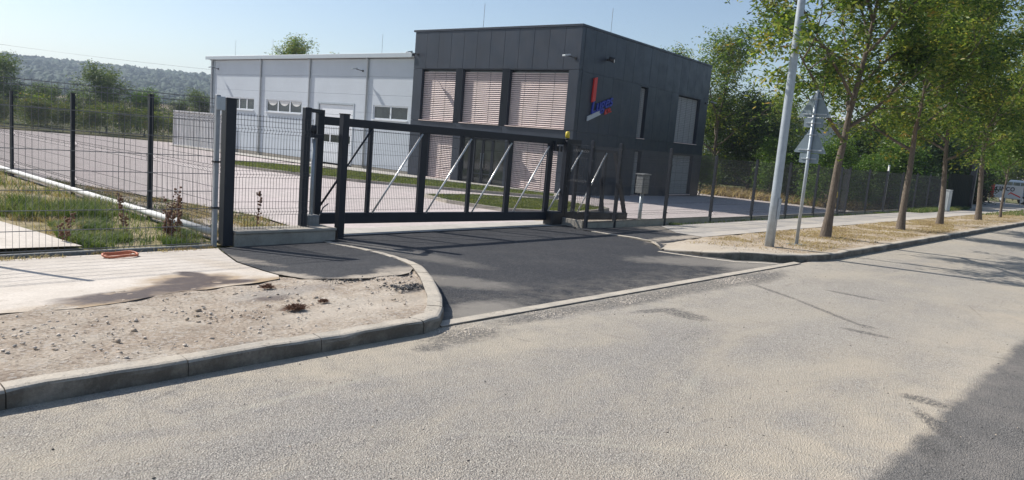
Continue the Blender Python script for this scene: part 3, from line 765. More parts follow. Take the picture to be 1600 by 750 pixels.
# catch posts with bridging piece
cp = empty("gate_catch", (6.32, 10.3, -.12), label="pair of black catch posts with a bridge at the left end of the gate", cat="gate post")
for (x, y, w, h) in ((0, 0, .11, 2.07), (.43, .30, .12, 2.06)):
    m = MB(); m.box(x - w / 2, x + w / 2, y - .05, y + .05, 0, h); m.build("post", MT['steel'], cp, bevel=.005)
m = MB(); m.bar((0, 0, 2.03), (.43, .30, 2.03), .08, .06); m.build("bridge", MT['steel'], cp)
m = MB(); m.tube([(.16, .09, 1.66), (.16, .09, 1.80)], .035, 10); m.build("guide_roller", MT['black'], cp, smooth=True)
m = MB(); m.tube([(.24, .15, 1.66), (.24, .15, 1.80)], .035, 10); m.build("guide_roller", MT['black'], cp, smooth=True)
m = MB(); m.box(.10, .36, .05, .22, 1.60, 1.66); m.build("roller_bracket", MT['steel'], cp, bevel=.004)
m = MB(); m.tube([(.22, .12, .1), (.22, .12, 1.58)], .03, 8); m.build("inner_tube", MT['zinc'], cp, smooth=True)
m = MB(); m.box(.08, .32, .0, .2, .0, .35); m.build("catch_plate", MT['boxgrey'], cp, bevel=.02)
m = MB(); m.tube([(.34, .1, .12), (.38, .12, .3), (.5, .2, .45), (.66, .3, .5)], .012, 6); m.build("cable_loop", MT['cable'], cp, smooth=True)
gp1 = empty("gate_post", (6.90, 10.12, -.15), label="black square gate post at the left corner of the driveway", cat="gate post")
m = MB(); m.box(-.06, .06, -.06, .06, 0, 2.04); m.build("post", MT['steel'], gp1, bevel=.005)
m = MB(); m.box(-.066, .066, -.066, .066, 2.04, 2.055); m.build("post_cap", MT['black'], gp1)
gp2 = empty("gate_post", (13.36, 10.62, -.18), label="black gate post with a yellow warning lamp on top", cat="gate post")
m = MB(); m.box(-.09, .02, -.06, .06, 0, 1.98); m.build("post", MT['steel'], gp2, bevel=.005)
m = MB(); m.box(.05, .15, -.05, .05, 0, 1.90); m.build("post", MT['steel'], gp2, bevel=.005)
lamp = MB(); lamp.tube([(-.04, 0, 1.99), (-.04, 0, 2.04)], .045, 12); b_ = lamp.build("lamp_base", MT['black'], gp2, smooth=True)
m = MB(); m.tube([(-.04, 0, 2.04), (-.04, 0, 2.17), (-.04, 0, 2.19)], [.052, .05, .03], 14); m.build("warning_lamp", MT['yellow'], gp2, smooth=True)
m = MB(); m.box(-.45, -.1, -.02, .02, 1.93, 1.95); m.box(-.47, -.42, -.03, .03, 1.72, 1.95); m.build("guide_bracket", MT['steel'], gp2)
m = MB(); m.tube([(-.22, 0, 1.72), (-.22, 0, 1.84)], .03, 8); m.tube([(-.34, 0, 1.72), (-.34, 0, 1.84)], .03, 8); m.build("guide_roller", MT['black'], gp2, smooth=True)
m = MB(); m.box(-.50, -.12, -.13, .15, 0, .34); mo = m.build("motor_box", MT['black'], gp2, bevel=.03)
m = MB(); m.box(-.06, .06, -.035, 0, .9, .96); m.build("latch", MT['zinc'], gp2)

# ------------------------------------------------------------------ office building
def cells(rect, holes):
    """rect minus holes -> list of rects"""
    out = [rect]
    for (a, b, c, d) in holes:
        nxt = []
        for (x0, x1, z0, z1) in out:
            if b <= x0 + 1e-6 or a >= x1 - 1e-6 or d <= z0 + 1e-6 or c >= z1 - 1e-6: nxt.append((x0, x1, z0, z1)); continue
            if c > z0: nxt.append((x0, x1, z0, c))
            if d < z1: nxt.append((x0, x1, d, z1))
            lo, hi = max(z0, c), min(z1, d)
            if a > x0: nxt.append((x0, a, lo, hi))
            if b < x1: nxt.append((b, x1, lo, hi))
        out = [r_ for r_ in nxt if r_[1] - r_[0] > .01 and r_[3] - r_[2] > .01]
    return out
TH = R(4.2)
bld = empty("office_building", (24.39, 19.16, -.52), TH, "two storey anthracite office block with closed silver blinds", "building")
# local axes: front face in plane x=0 running along +y (0..9.87); side face in plane y=0 running along +x (0..13.05)
def bz(z): return z + .52
FW, SW, TOP = 9.87, 13.05, 6.62
fo = [(.5, 3.69, 2.34, 4.82), (4.12, 6.52, 2.34, 4.82), (6.97, 9.25, 2.34, 4.82), (.72, 3.3, -.42, 1.75), (3.65, 6.4, -.52, 1.75), (6.9, 8.58, -.42, 1.75)]
so = [(5.38, 6.10, 2.30, 4.74), (9.40, 12.05, 2.30, 4.74), (5.40, 6.08, -.45, 1.70), (9.5, 11.95, -.45, 1.70)]
D = .26
m = MB(); m.box(D, SW - D, D, FW, 0, bz(6.5)); m.build("wall_core", MT['black'], bld)
m = MB(); m.box(SW - D + .002, SW, D, FW, -.4, bz(6.5)); m.build("rear_wall", MT['cass'], bld)
m = MB(); m.box(D, SW - D, FW + .002, FW + .1, -.4, bz(6.5)); m.build("end_wall", MT['cass'], bld)
def face_panel(rect, holes, face, mat, name="wall_panel", d0=0.0, depth=D, gap=.007, parent=bld, zf=bz, proud=0.0):
    x0, x1, z0, z1 = rect
    rs_ = cells((x0 + gap, x1 - gap, z0 + gap, z1 - gap), holes); groups = []
    def touch(p, q): return p[0] <= q[1] + 1e-4 and q[0] <= p[1] + 1e-4 and p[2] <= q[3] + 1e-4 and q[2] <= p[3] + 1e-4
    for r_ in rs_:
        near = [g for g in groups if any(touch(r_, q) for q in g)]
        groups = [g for g in groups if g not in near] + [sum(near, []) + [r_]]
    for g in groups:
        m = MB()
        for (a, b, c, d) in g:
            if face == 'f': m.box(d0 - proud, d0 + depth, a, b, zf(c), zf(d))
            else: m.box(a, b, d0 - proud, d0 + depth, zf(c), zf(d))
        m.build(name, mat, parent)
# front panels
n12 = 12
for i in range(n12): face_panel((FW * i / n12, FW * (i + 1) / n12, 4.85, 6.60), fo, 'f', MT['cass'], proud=rnd.uniform(0, .004))
bands = [(0, 3.9), (3.9, 6.74), (6.74, FW)]
for a, b in bands:
    face_panel((a, b, 1.78, 2.31), fo, 'f', MT['cass'], proud=rnd.uniform(0, .003))
for a, b in ((0, .5), (3.69, 4.12), (6.52, 6.97), (9.25, FW)):
    face_panel((a - (.0 if a == 0 else .003), b + (0 if b == FW else .003), 2.31, 4.85), fo, 'f', MT['cass'])
face_panel((.5, 9.25, 2.31, 4.85), fo, 'f', MT['cass'])
for a, b in ((0, .71), (3.3, 3.65), (6.4, 6.9), (8.58, FW)):
    face_panel((a, b, -.80, 1.78), fo, 'f', MT['cass'])
# side panels: columns
scol = [.27, 1.1, 1.95, 2.8, 3.65, 4.5, 5.38, 6.1, 6.9, 7.75, 8.6, 9.4, 10.28, 11.16, 12.05, SW]
for a, b in zip(scol, scol[1:]):
    for c, d in ((-.85, 1.75), (1.75, 2.27), (2.27, 4.8), (4.8, 6.60)):
        face_panel((a, b, c, d), so, 's', MT['cass'], proud=rnd.uniform(0, .004), gap=.004)
# coping
m = MB(); m.box(-.03, SW + .03, -.03, FW + .12, bz(6.605), bz(6.70)); m.build("roof_coping", MT['cass'], bld, bevel=.006)
MT['blind_shaded'] = simple("shaded_side_blind", (.30, .30, .29), .6, 0, .10, 2.0)  # same blinds on the shaded side wall, the shade put into a darker colour
def blind_window(face, x0, x1, z0, z1, dep=.155, sill=True, slat=.090, th=50):
    """frame > pane, blind of tilted slats, tapes, sill"""
    def P(a, d, z): return (d, a, bz(z)) if face == 'f' else (a, d, bz(z))
    def bx(m, a, b, d0, d1, c, d):
        if face == 'f': m.box(d0, d1, a, b, bz(c), bz(d))
        else: m.box(a, b, d0, d1, bz(c), bz(d))
    m = MB()
    for (a, b, c, d) in cells((x0, x1, z0, z1), [(x0 + .06, x1 - .06, z0 + .06, z1 - .06)]): bx(m, a, b, dep + .05, dep + .11, c, d)
    w = m.build("window", MT['steel'], bld)
    m = MB(); bx(m, x0 + .06, x1 - .06, dep + .085, dep + .095, z0 + .06, z1 - .06); m.build("pane", MT['glass'], w)
    m = MB(); n = int((z1 - z0 - .08) / slat)
    for i in range(n):
        z = z0 + .04 + slat * (i + .5); hh = slat * .60
        # closed slat: slightly tilted strip, thin, with a rolled lip
        a, b = x0 + .03, x1 - .03
        u_, v_ = .040 * math.cos(R(th)), .040 * math.sin(R(th)); pr = [(dep - u_, z - v_), (dep - u_ + .003, z - v_ - .004), (dep + u_, z + v_), (dep + u_ - .003, z + v_ + .004)]
        i0 = len(m.v)
        for s_ in (a, b):
            for d_, z_ in pr: m.v.append(P(s_, d_, z_))
        for k in range(4): m.f.append((i0 + k, i0 + (k + 1) % 4, i0 + 4 + (k + 1) % 4, i0 + 4 + k))
        m.f.append((i0, i0 + 1, i0 + 2, i0 + 3)); m.f.append((i0 + 4, i0 + 7, i0 + 6, i0 + 5))
    m.build("blind", MT['blind' if face == 'f' else 'blind_shaded'], w)
    nt = max(1, round((x1 - x0) / .75))
    m = MB()
    for k in range(1, nt + (0 if nt > 1 else 1)):
        xx = x0 + (x1 - x0) * k / (nt if nt > 1 else 2)
        bx(m, xx - .008, xx + .008, dep - .018, dep - .014, z0 + .04, z1)
    if m.v: m.build("ladder_tape", MT['cable'], w)
    if sill:
        m = MB(); bx(m, x0 - .02, x1 + .02, -.05, dep, z0 - .02, z0 + .015); m.build("sill", MT['blind'], w)
for i, (a, b, c, d) in enumerate(fo):
    if i != 4: blind_window('f', a, b, c, d)
for (a, b, c, d) in so: blind_window('s', a, b, c, d, dep=.17, th=78)
# entrance: recessed glazed screen with a double door
ent = MB()
for a, b, c, d in [(3.65, 3.75, -.52, 1.75), (6.30, 6.40, -.52, 1.75), (3.75, 6.30, 1.65, 1.75), (4.42, 4.50, -.52, 1.65), (5.62, 5.70, -.52, 1.65), (4.50, 5.62, .0, .06) ]:
    ent.box(.16, .24, a, b, bz(c), bz(d))
e_ = ent.build("entrance_screen", MT['steel'], bld)
for a, b, c, d in [(3.75, 4.42, -.5, 1.65), (4.50, 5.06, -.5, 1.62), (5.07, 5.62, -.5, 1.62), (5.70, 6.30, -.5, 1.65)]:
    m = MB(); m.box(.19, .205, a, b, bz(c), bz(d)); m.build("pane", MT['glass'], e_)
for a in (4.50, 5.0, 5.09, 5.56):
    m = MB(); m.box(.15, .19, a, a + .06, bz(-.5), bz(1.65)); m.build("door_stile", MT['steel'], e_)
for a in (4.98, 5.14):
    m = MB(); m.tube([(.12, a, bz(.3)), (.12, a, bz(1.0))], .016, 8); m.build("door_handle", MT['zinc'], e_, smooth=True)
m = MB(); m.box(-.35, 0, 3.95, 5.4, bz(1.88), bz(1.93)); m.build("door_canopy", MT['black'], bld)
# floodlights
def floodlight(parent, wall_pt, out, side, down, mat_head=None, size=.2):
    w = Vector(wall_pt); o = Vector(out)
    m = MB(); m.tube([w, w + o * .42 + Vector((0, 0, .06))], .018, 6); m.box(w.x - .03, w.x + .03, w.y - .05, w.y + .05, w.z - .05, w.z + .05)
    fl = m.build("floodlight", MT['black'], parent)
    c = w + o * .48 + Vector((0, 0, .06))
    m = MB(); m.bar(c - o * .14 + Vector((0, 0, .04)), c + o * .14 + Vector((0, 0, -.03)), size * 1.1, .06); m.build("lamp_head", MT['zinc'], fl, bevel=.008)
floodlight(bld, (0, .22, bz(5.30)), (-.94, .34, 0), 0, 0)
floodlight(bld, (0, 9.62, bz(5.52)), (-.94, .34, 0), 0, 0)
m = MB(); m.tube([(2.1, 0, bz(5.52)), (2.1, -.12, bz(5.52))], .05, 10); fl = m.build("floodlight", MT['black'], bld, smooth=True)
m = MB(); m.tube([(2.08, -.12, bz(5.56)), (2.16, -.34, bz(5.50))], [.10, .12], 12); m.build("lamp_head", MT['black'], fl, smooth=True)
m = MB(); m.tube([(2.16, -.341, bz(5.50)), (2.162, -.346, bz(5.50))], [.105, .105], 12); m.build("lens", MT['offwhite'], fl)
floodlight(bld, (12.7, 0, bz(4.6)), (0, -1, 0), 0, 0)
for (x, y) in ((3, .5), (.6, 6.0)):
    m = MB(); m.tube([(x, y, bz(6.7)), (x, y, bz(7.9))], .012, 5); m.build("lightning_rod", MT['zinc'], bld)
# sign on the side wall (letters stand off the panels)
sg = empty("company_sign", (24.39 + 1.1 * math.cos(TH), 19.16 + 1.1 * math.sin(TH), 2.8), TH, "red blue and grey wall sign lettered Luges high on the dark side wall", "sign")
m = MB(); m.quad([(.0, -.07, .78), (.26, -.07, .86), (.28, -.07, 1.86), (.02, -.07, 1.80)]); 
m = MB(); pr = [(.0, .80), (.25, .88), (.27, 1.88), (.04, 1.82)]
i0 = 0
def slab(pts, d0, d1):
    m = MB(); n = len(pts)
    m.v = [(x, d0, z) for x, z in pts] + [(x, d1, z) for x, z in pts]
    m.f = [tuple(range(n)), tuple(range(2 * n - 1, n - 1, -1))] + [(k, n + k, n + (k + 1) % n, (k + 1) % n) for k in range(n)]
    return m
slab(pr, -.09, -.02).build("red_bar", MT['red'], sg)
slab([(-.22, -.02), (.80, .33), (.80, .54), (-.20, .19)], -.07, -.02).build("grey_bar", MT['greyp'], sg)
slab([(-.22, .205), (.0, .26), (.0, .78), (-.0, .8)], -.05, -.02)
def text_mesh(ch, size, mat, offset=.0, extrude=.03):
    cu = bpy.data.curves.new("letter", 'FONT'); cu.body = ch; cu.size = size; cu.extrude = extrude; cu.offset = offset
    o = bpy.data.objects.new("tmp", cu); col.objects.link(o)
    dg = bpy.context.evaluated_depsgraph_get(); me = bpy.data.meshes.new_from_object(o.evaluated_get(dg))
    w = max((v.co.x for v in me.vertices), default=0); 
    bpy.data.objects.remove(o); me.name = "letter"; me.materials.clear(); me.materials.append(mat); return me, w
def wall_text(word, parent, name, x, z, size, mat, slope, depth=-.06, offset=0.0, gap=.04, widen=1.0, exact=None):
    k = math.tan(slope)
    for ch in word:
        if ch == ' ': x += size * .3; continue
        me, w = text_mesh(ch, size, mat, offset, .03 if size > .3 else .015)
        for v in me.vertices:
            lx, lz, ly = v.co.x * widen, v.co.y, v.co.z
            gx_ = x + lx + lz * .12
            v.co = (gx_, depth - ly, z + lz + gx_ * k)
        me.update(); link(name, me, parent); x += w * widen + gap
    return x
wall_text("Luges", sg, "letter", .0, .30, .74, MT['blue'], R(17), -.06, .010, .015, 1.0)
wall_text("Kft.", sg, "small_letter", 1.12, .02, .30, MT['red'], R(17), -.06, .012, .02, 1.0)

# ------------------------------------------------------------------ production hall
HT = R(3.0)
hall = empty("production_hall", (23.85, 29.15, -.42), HT, "long light grey production hall with a sectional door and ribbon windows", "building")
def hz(z): return z + .42
HL = 20.15
ho = [(.30, 3.05, 2.22, 2.95), (9.55, 13.3, 2.22, 2.98), (14.7, 18.3, 2.24, 3.0), (4.62, 7.95, -.42, 2.98)]
m = MB(); m.box(.30, 15.0, 0, HL, 0, hz(5.0)); m.build("wall_core", MT['black'], hall)
for s0, s1 in ((0, 3.6), (3.6, 8.8), (8.8, 13.95), (13.95, 19.1), (19.1, HL)):
    for k in range(6):
        z0 = -.32 + k * .95; z1 = min(z0 + .95, 5.36)
        face_panel((s0, s1, z0, z1), ho, 'f', MT['clad'], depth=.14, gap=.004, parent=hall, zf=hz)
m = MB(); m.box(-.01, .29, 0, HL, -.5, hz(-.33)); 
for (a, b, c, d) in [(0, 4.62, -.8, -.335), (7.95, HL, -.8, -.335)]: 
    m2 = MB(); m2.box(-.015, .25, a, b, hz(c), hz(d)); m2.build("plinth", MT['conc'], hall)
m = MB(); m.box(.15, 15, HL + .002, HL + .14, -.4, hz(5.4)); m.build("end_wall", MT['clad'], hall)
m = MB(); m.box(-.26, 15.2, -.05, HL + .25, hz(5.40), hz(5.46)); m.build("eaves_soffit", MT['white'], hall)
m = MB(); m.box(-.30, -.262, -.05, HL + .25, hz(5.38), hz(5.60)); m.build("gutter", MT['greyp'], hall, bevel=.01)
for s in (3.6, 8.8, 13.95):
    m = MB(); m.tube([(-.06, s, hz(-.4)), (-.06, s, hz(5.3)), (-.2, s, hz(5.4))], .05, 8); m.build("downpipe", MT['zinc'], hall, smooth=True)
m = MB(); m.tube([(-.08, HL - .25, hz(-.4)), (-.08, HL - .25, hz(5.3)), (-.2, HL - .25, hz(5.4))], .06, 8); m.build("downpipe", MT['zinc'], hall, smooth=True)
m = MB(); m.box(-.02, .0, HL - .55, HL - .0, hz(-.33), hz(5.36)); m.build("corner_trim", MT['zinc'], hall)
for (a, b, c, d), npn in zip(ho[:3], (2, 3, 4)):
    m = MB(); bars = [(a, b, c, c + .07), (a, b, d - .07, d), (a, a + .07, c + .07, d - .07), (b - .07, b, c + .07, d - .07)]
    for k in range(1, npn): xx = a + (b - a) * k / npn; bars.append((xx - .05, xx + .05, c + .07, d - .07))
    for (p, q, r_, s_) in bars: m.box(.04, .12, p, q, hz(r_), hz(s_))
    w = m.build("window", MT['white'], hall)
    for k in range(npn):
        x0 = a + (b - a) * k / npn + .05; x1 = a + (b - a) * (k + 1) / npn - .05
        m = MB(); m.box(.07, .08, x0, x1, hz(c + .06), hz(d - .06)); m.build("pane", MT['glass'], w)
    m = MB(); m.box(-.10, .04, a - .03, b + .03, hz(c - .04), hz(c)); m.build("sill", MT['white'], w)
    if npn == 3:
        for k in range(3):       # scalloped net curtain
            cx_ = a + (b - a) * (k + .5) / 3; mm = MB(); n = 10; hw = (b - a) / 6 - .1
            pts = [(cx_ - hw + 2 * hw * j / n, d - .1 - .26 * math.sin(math.pi * j / n) ** .7) for j in range(n + 1)]
            mm.v = [(.066, x, hz(z)) for x, z in pts] + [(.066, x, hz(d - .08)) for x, z in pts]
            mm.f = [(j, j + 1, n + 2 + j, n + 1 + j) for j in range(n)]; mm.build("curtain", MT['offwhite'], w)
# sectional door
dr = MB()
for (p, q, r_, s_) in [(4.62, 4.72, -.40, 2.98), (7.85, 7.95, -.40, 2.98), (4.72, 7.85, 2.88, 2.98)]: dr.box(-.02, .14, p, q, hz(r_), hz(s_))
d_ = dr.build("sectional_door", MT['zinc'], hall)
k = 0; z = -.40
while z < 2.80:
    z1 = min(z + .545, 2.88)
    hol = []
    if z < 1.2 < z1: hol = [(4.95, 5.75, z + .08, z1 - .05), (5.85, 6.70, z + .08, z1 - .05), (6.80, 7.62, z + .08, z1 - .05)]
    m = MB()
    for (p, q, r_, s_) in cells((4.73, 7.84, z + .006, z1 - .006), hol): m.box(.05, .10, p, q, hz(r_), hz(s_))
    s_ = m.build("door_section", MT['white'], d_)
    for (p, q, r1, s1) in hol:
        m = MB(); m.box(.065, .075, p, q, hz(r1), hz(s1)); m.build("pane", MT['glass'], d_)
    z = z1
floodlight(hall, (0, 4.05, hz(4.72)), (-.94, .34, 0), 0, 0); floodlight(hall, (0, 19.2, hz(4.8)), (-.94, .34, 0), 0, 0)
# roof: shallow metal slope with standing seams at the right, flat behind
m = MB(); i0 = 0
m.v = [(-.25, -.05, hz(5.53)), (-.25, 13.5, hz(5.53)), (11, 13.5, hz(5.62)), (11, 9.0, hz(6.95)), (11, -.05, hz(6.95)), (15, -.05, hz(6.4)), (15, 13.5, hz(5.6))]
m.f = [(0, 4, 3, 1), (1, 3, 2), (4, 5, 6, 2, 3)]; m.build("roof", MT['roof'], hall)
m = MB(); m.box(-.25, 15.1, 13.5, HL + .2, hz(5.465), hz(5.53)); m.build("flat_roof", MT['roof'], hall)
for k in range(14):
    s = .1 + k * .95
    y1 = min(s, 13.4)
    zr = 6.95 if y1 < 9 else 6.95 - (y1 - 9) / 4.5 * 1.33
    m = MB(); m.bar((-.25, y1, hz(5.56)), (11, y1, hz(zr + .03)), .05, .06); m.build("roof_seam", MT['roof'], hall)
for s in (3.2, 13.6, 18.0):
    m = MB(); m.tube([(.5, s, hz(5.5)), (.5, s, hz(6.7))], .010, 5); m.build("lightning_rod", MT['zinc'], hall)

# ------------------------------------------------------------------ shipping containers
def container(name, loc, rz, L, W, Hh, mat, label):
    root = empty(name, loc, rz, label, "container")
    m = MB()
    for x in (0, L - .12):
        for y in (0, W - .12): m.box(x, x + .12, y, y + .12, 0, Hh)
    for z in (0, Hh - .12):
        m.box(.12, L - .12, 0, .1, z, z + .12); m.box(.12, L - .12, W - .1, W, z, z + .12); m.box(0, .1, .12, W - .12, z, z + .12); m.box(L - .1, L, .12, W - .12, z, z + .12)
    m.build("frame", mat, root)
    for y0, sgn in ((.05, 1), (W - .05, -1)):
        m = MB(); n = int((L - .24) / .058); pts = []
        for i in range(n + 1):
            x = .12 + (L - .24) * i / n; pts.append((x, y0 + (.0 if (i // 3) % 2 else .07) * sgn))
        m.v = [(x, y, .12) for x, y in pts] + [(x, y, Hh - .12) for x, y in pts]
        m.f = [(i, i + 1, n + 2 + i, n + 1 + i) for i in range(n)]; m.build("side_wall", mat, root)
    m = MB(); m.box(.1, L - .1, .1, W - .1, Hh - .06, Hh - .02); m.build("roof", mat, root)
    m = MB(); m.box(L - .05, L - .02, .12, W - .12, .12, Hh - .12); m.build("back_wall", mat, root)
    for a, b in ((.12, W / 2 - .01), (W / 2 + .01, W - .12)):
        m = MB(); m.box(.02, .06, a, b, .12, Hh - .12); dd = m.build("door", MT['cont_shaded'], root)
        for f in (.3, .7):
            m = MB(); m.tube([(0, a + (b - a) * f, .1), (0, a + (b - a) * f, Hh - .1)], .02, 6); m.build("locking_bar", MT['zinc'], dd)
        m = MB(); m.box(-.01, .015, a + .2, a + .6, Hh * .6, Hh * .75); m.build("marking_plate", MT['boxgrey'], dd)
    return root
container("shipping_container", (24.75, 46.95, Hy(24, 48)), R(98.5), 6.06, 2.15, 2.45, MT['cont'], "pale corrugated shipping container at the far edge of the yard, left of the hall")

# ------------------------------------------------------------------ street furniture
lp = empty("lamp_post", (13.57, 5.66, .08), label="tall galvanised lamp post leaning right on the verge by the driveway", cat="lamp post")
m = MB(); m.tube([(0, 0, -.2), (0, 0, 1.0), (0, 0, 4.5), (0, 0, 8.5)], [.090, .085, .070, .052], 20); m.build("pole", MT['zinc'], lp, smooth=True)
m = MB(); m.tube([(0, 0, 8.4), (.0, -.2, 8.7), (.0, -.9, 8.85)], .03, 8); m.build("arm", MT['zinc'], lp, smooth=True)
m = MB(); m.box(-.14, .14, -1.45, -.85, 8.82, 8.92); m.build("lamp_head", MT['boxgrey'], lp, bevel=.03)
m = MB(); m.box(-.05, .05, -.105, -.085, .55, .95); m.build("access_door", MT['zinc'], lp, bevel=.004)
sp = empty("traffic_sign", (14.62, 5.55, .08), label="two triangular road signs seen from behind on a thin grey post", cat="road sign")
m = MB(); m.tube([(0, 0, -.1), (.0, 0, 3.06)], .032, 14); m.build("post", MT['zinc'], sp, smooth=True)
m = MB(); m.box(-.16, .16, -.16, .16, -.06, .035); m.build("base_plate", MT['boxgrey'], sp, bevel=.015)
for zb in (2.56, 1.86):
    w = .325; hgt = .56
    def rounded(pts, r=.04):
        out = []
        n = len(pts)
        for k in range(n):
            p0, p, p1 = Vector(pts[k - 1]), Vector(pts[k]), Vector(pts[(k + 1) % n])
            a = p + (p0 - p).normalized() * r; b = p + (p1 - p).normalized() * r
            out += [tuple(a), tuple(p.lerp((a + b) / 2, .4)), tuple(b)]
        return out
    tri = rounded([(-w, zb), (w, zb), (0, zb + hgt)])
    def plate(pts, name, mat, x0=.036, x1=.044):
        mm = MB(); n = len(pts)
        mm.v = [(x0, y, z) for y, z in pts] + [(x1, y, z) for y, z in pts]
        mm.f = [tuple(range(n))[::-1], tuple(range(n, 2 * n))] + [(k, (k + 1) % n, n + (k + 1) % n, n + k) for k in range(n)]
        return mm.build(name, mat, sp)
    plate(tri, "sign_plate", MT['signback'])
    plate(rounded([(-.19, zb - .20), (.19, zb - .20), (.19, zb - .012), (-.19, zb - .012)], .03), "supplement_plate", MT['signback'])
    for zc in (zb + .06, zb + .36, zb - .11):
        hw = w * (1 - max(0, zc - zb) / hgt) * .8 if zc > zb else .15
        m = MB(); m.box(.020, .0355, -hw, hw, zc - .012, zc + .012); m.build("bracket_rail", MT['zinc'], sp)
        m = MB(); m.tube([(0, 0, zc - .018), (0, 0, zc + .018)], .038, 14); m.build("clamp", MT['zinc'], sp, smooth=True)
mb = empty("meter_box", (16.22, 10.3, -.28), label="small weathered grey utility box on a short pole behind the fence", cat="utility box")
m = MB(); m.tube([(0, 0, 0), (0, 0, .98)], .05, 12); m.build("pole", MT['zinc'], mb, smooth=True)
m = MB(); m.box(-.16, .14, -.10, .12, .90, 1.38); m.build("box", MT['boxgrey'], mb, bevel=.015)
m = MB(); m.box(-.13, .11, -.112, -.10, .94, 1.33); m.build("door", MT['boxgrey'], mb, bevel=.004)
m = MB(); m.box(-.18, .16, -.13, .14, 1.382, 1.41); m.build("lid", MT['boxgrey'], mb)
cb = empty("utility_cabinet", (43.0, 9.0, -.15), 0, "pale grey street cabinet between the third and fourth trees", "cabinet")
m = MB(); m.box(-.3, .3, -.2, .2, .08, 1.15); m.build("cabinet_body", MT['cabinet'], cb, bevel=.02)
m = MB(); m.box(-.32, .32, -.22, .22, 1.152, 1.19); m.build("lid", MT['cabinet'], cb)
m = MB(); m.box(-.33, .33, -.23, .23, 0, .078); m.build("base", MT['conc'], cb)
m = MB(); m.box(-.27, .27, -.212, -.202, .12, 1.1); m.build("door", MT['cabinet'], cb)
ym = empty("yellow_marker", (31.5, 10.6, -.3), 0, "small yellow round marker on a stake left of the second street tree", "marker")
m = MB(); m.tube([(0, 0, 0), (0, 0, .78)], .02, 6); m.build("stake", MT['bark'], ym)
m = MB(); m.tube([(0, 0, .74), (0, 0, .79), (0, 0, .88), (0, 0, .97), (0, 0, 1.02)], [.03, .10, .135, .10, .02], 12); m.build("marker_ball", MT['yellow'], ym, smooth=True)
wp = empty("white_pole", (42.6, 11.8, -.4), 0, "short white pole standing in the dark shrubs behind the fence", "pole")
m = MB(); m.tube([(0, 0, 0), (0, 0, 2.4)], .05, 8); m.build("pole", MT['offwhite'], wp, smooth=True)
m = MB(); m.tube([(0, 0, 2.401), (0, 0, 2.46)], .06, 8); m.build("pole_cap", MT['greyp'], wp, smooth=True)
# dark slatted gate end of the long fence
sl = empty("slatted_screen", (46.0, 9.6, -.2), 0, "dark green slatted screen panel at the far end of the fence", "screen")
for k in range(14):
    m = MB(); m.box(k * .42, k * .42 + .39, -.03, .03, 0, 2.1); m.build("slat", MT['scr'], sl)
m = MB(); m.box(-.05, 6.1, .032, .08, .3, .4); m.box(-.05, 6.1, .032, .08, 1.7, 1.8); m.build("rail", MT['steel'], sl)
m = MB(); m.box(6.0, 6.3, -.15, .15, -.1, 3.0); m.build("post", MT['steel'], sl)
# banner on frame
bn = empty("banner", (66.0, 10.9, .45), R(-48.0), "white banner with red stripe and black lettering LINCO by the far road", "banner")
m = MB(); m.box(0, 2.5, 0, .03, .0, 1.0); m.build("vinyl_sheet", MT['banner'], bn)
m = MB(); m.box(0, .28, -.012, -.002, 0, 1.0); m.build("red_stripe", MT['red'], bn)
m = MB(); m.v = [(1.35, -.010, .30), (1.55, -.010, .48), (2.35, -.010, .18), (2.35, -.010, .08), (1.55, -.010, .38), (1.4, -.010, .26)]; m.f = [(0, 1, 4, 5), (1, 2, 3, 4)]; m.build("red_chevron", MT['red'], bn)
xx = .38
for ch in "LINCO":
    me, w_ = text_mesh(ch, .42, MT['black'], .012, .004)
    for v in me.vertices: v.co = (xx + v.co.x, -.014 - v.co.z, .56 + v.co.y)
    me.update(); link("letter", me, bn); xx += w_ + .05
for x in (.05, 1.25, 2.45):
    m = MB(); m.tube([(x, .06, -1.2), (x, .06, 1.05)], .03, 6); m.build("support_post", MT['zinc'], bn)
# parked van beyond it
def van(loc, rz, mat, label):
    root = empty("parked_van", loc, rz, label, "van")
    prof = [(0, .35), (0, 1.0), (.15, 1.95), (3.1, 2.0), (3.75, 1.25), (4.6, 1.0), (4.7, .35)]
    m = MB(); n = len(prof); m.v = [(x, -.85, z) for x, z in prof] + [(x, .85, z) for x, z in prof]
    m.f = [tuple(range(n)), tuple(range(n, 2 * n))[::-1]] + [(k, n + k, n + (k + 1) % n, (k + 1) % n) for k in range(n)]
    m.build("body", mat, root, bevel=.06)
    for s in (-1, 1):
        for a, b in ((.3, 1.5), (1.6, 2.5), (2.6, 3.3)):
            m = MB(); m.v = [(a, s * .862, 1.2), (b + (.25 if b > 3 else 0), s * .862, 1.2), (b, s * .862, 1.8), (a, s * .862, 1.8)]; m.f = [(0, 1, 2, 3)]; m.build("side_window", MT['glass'], root)
        for x in (.9, 3.8):
            m = MB(); m.tube([(x, s * .7, .33), (x, s * .9, .33)], .33, 18); wh = m.build("wheel", MT['rubber'], root)
            m = MB(); m.tube([(x, s * .9, .33), (x, s * .91, .33)], .19, 12); m.build("rim", MT['zinc'], wh)
        m = MB(); m.box(4.62, 4.72, s * .7 - .12, s * .7 + .12, .75, .92); m.build("headlight", MT['offwhite'], root, bevel=.02)
        m = MB(); m.box(-.02, .02, s * .72 - .06, s * .72 + .06, .9, 1.3); m.build("tail_light", MT['red'], root)
    m = MB(); m.v = [(3.17, -.75, 1.93), (3.17, .75, 1.93), (3.75, .78, 1.30), (3.75, -.78, 1.30)]; m.f = [(0, 1, 2, 3)]; o = m.build("windscreen", MT['glass'], root); o.location = (.03, 0, .02)
    return root
van((74.0, 8.6, -.1), R(40), MT['bluecar'], "dark blue grey van parked beyond the banner at the right edge")

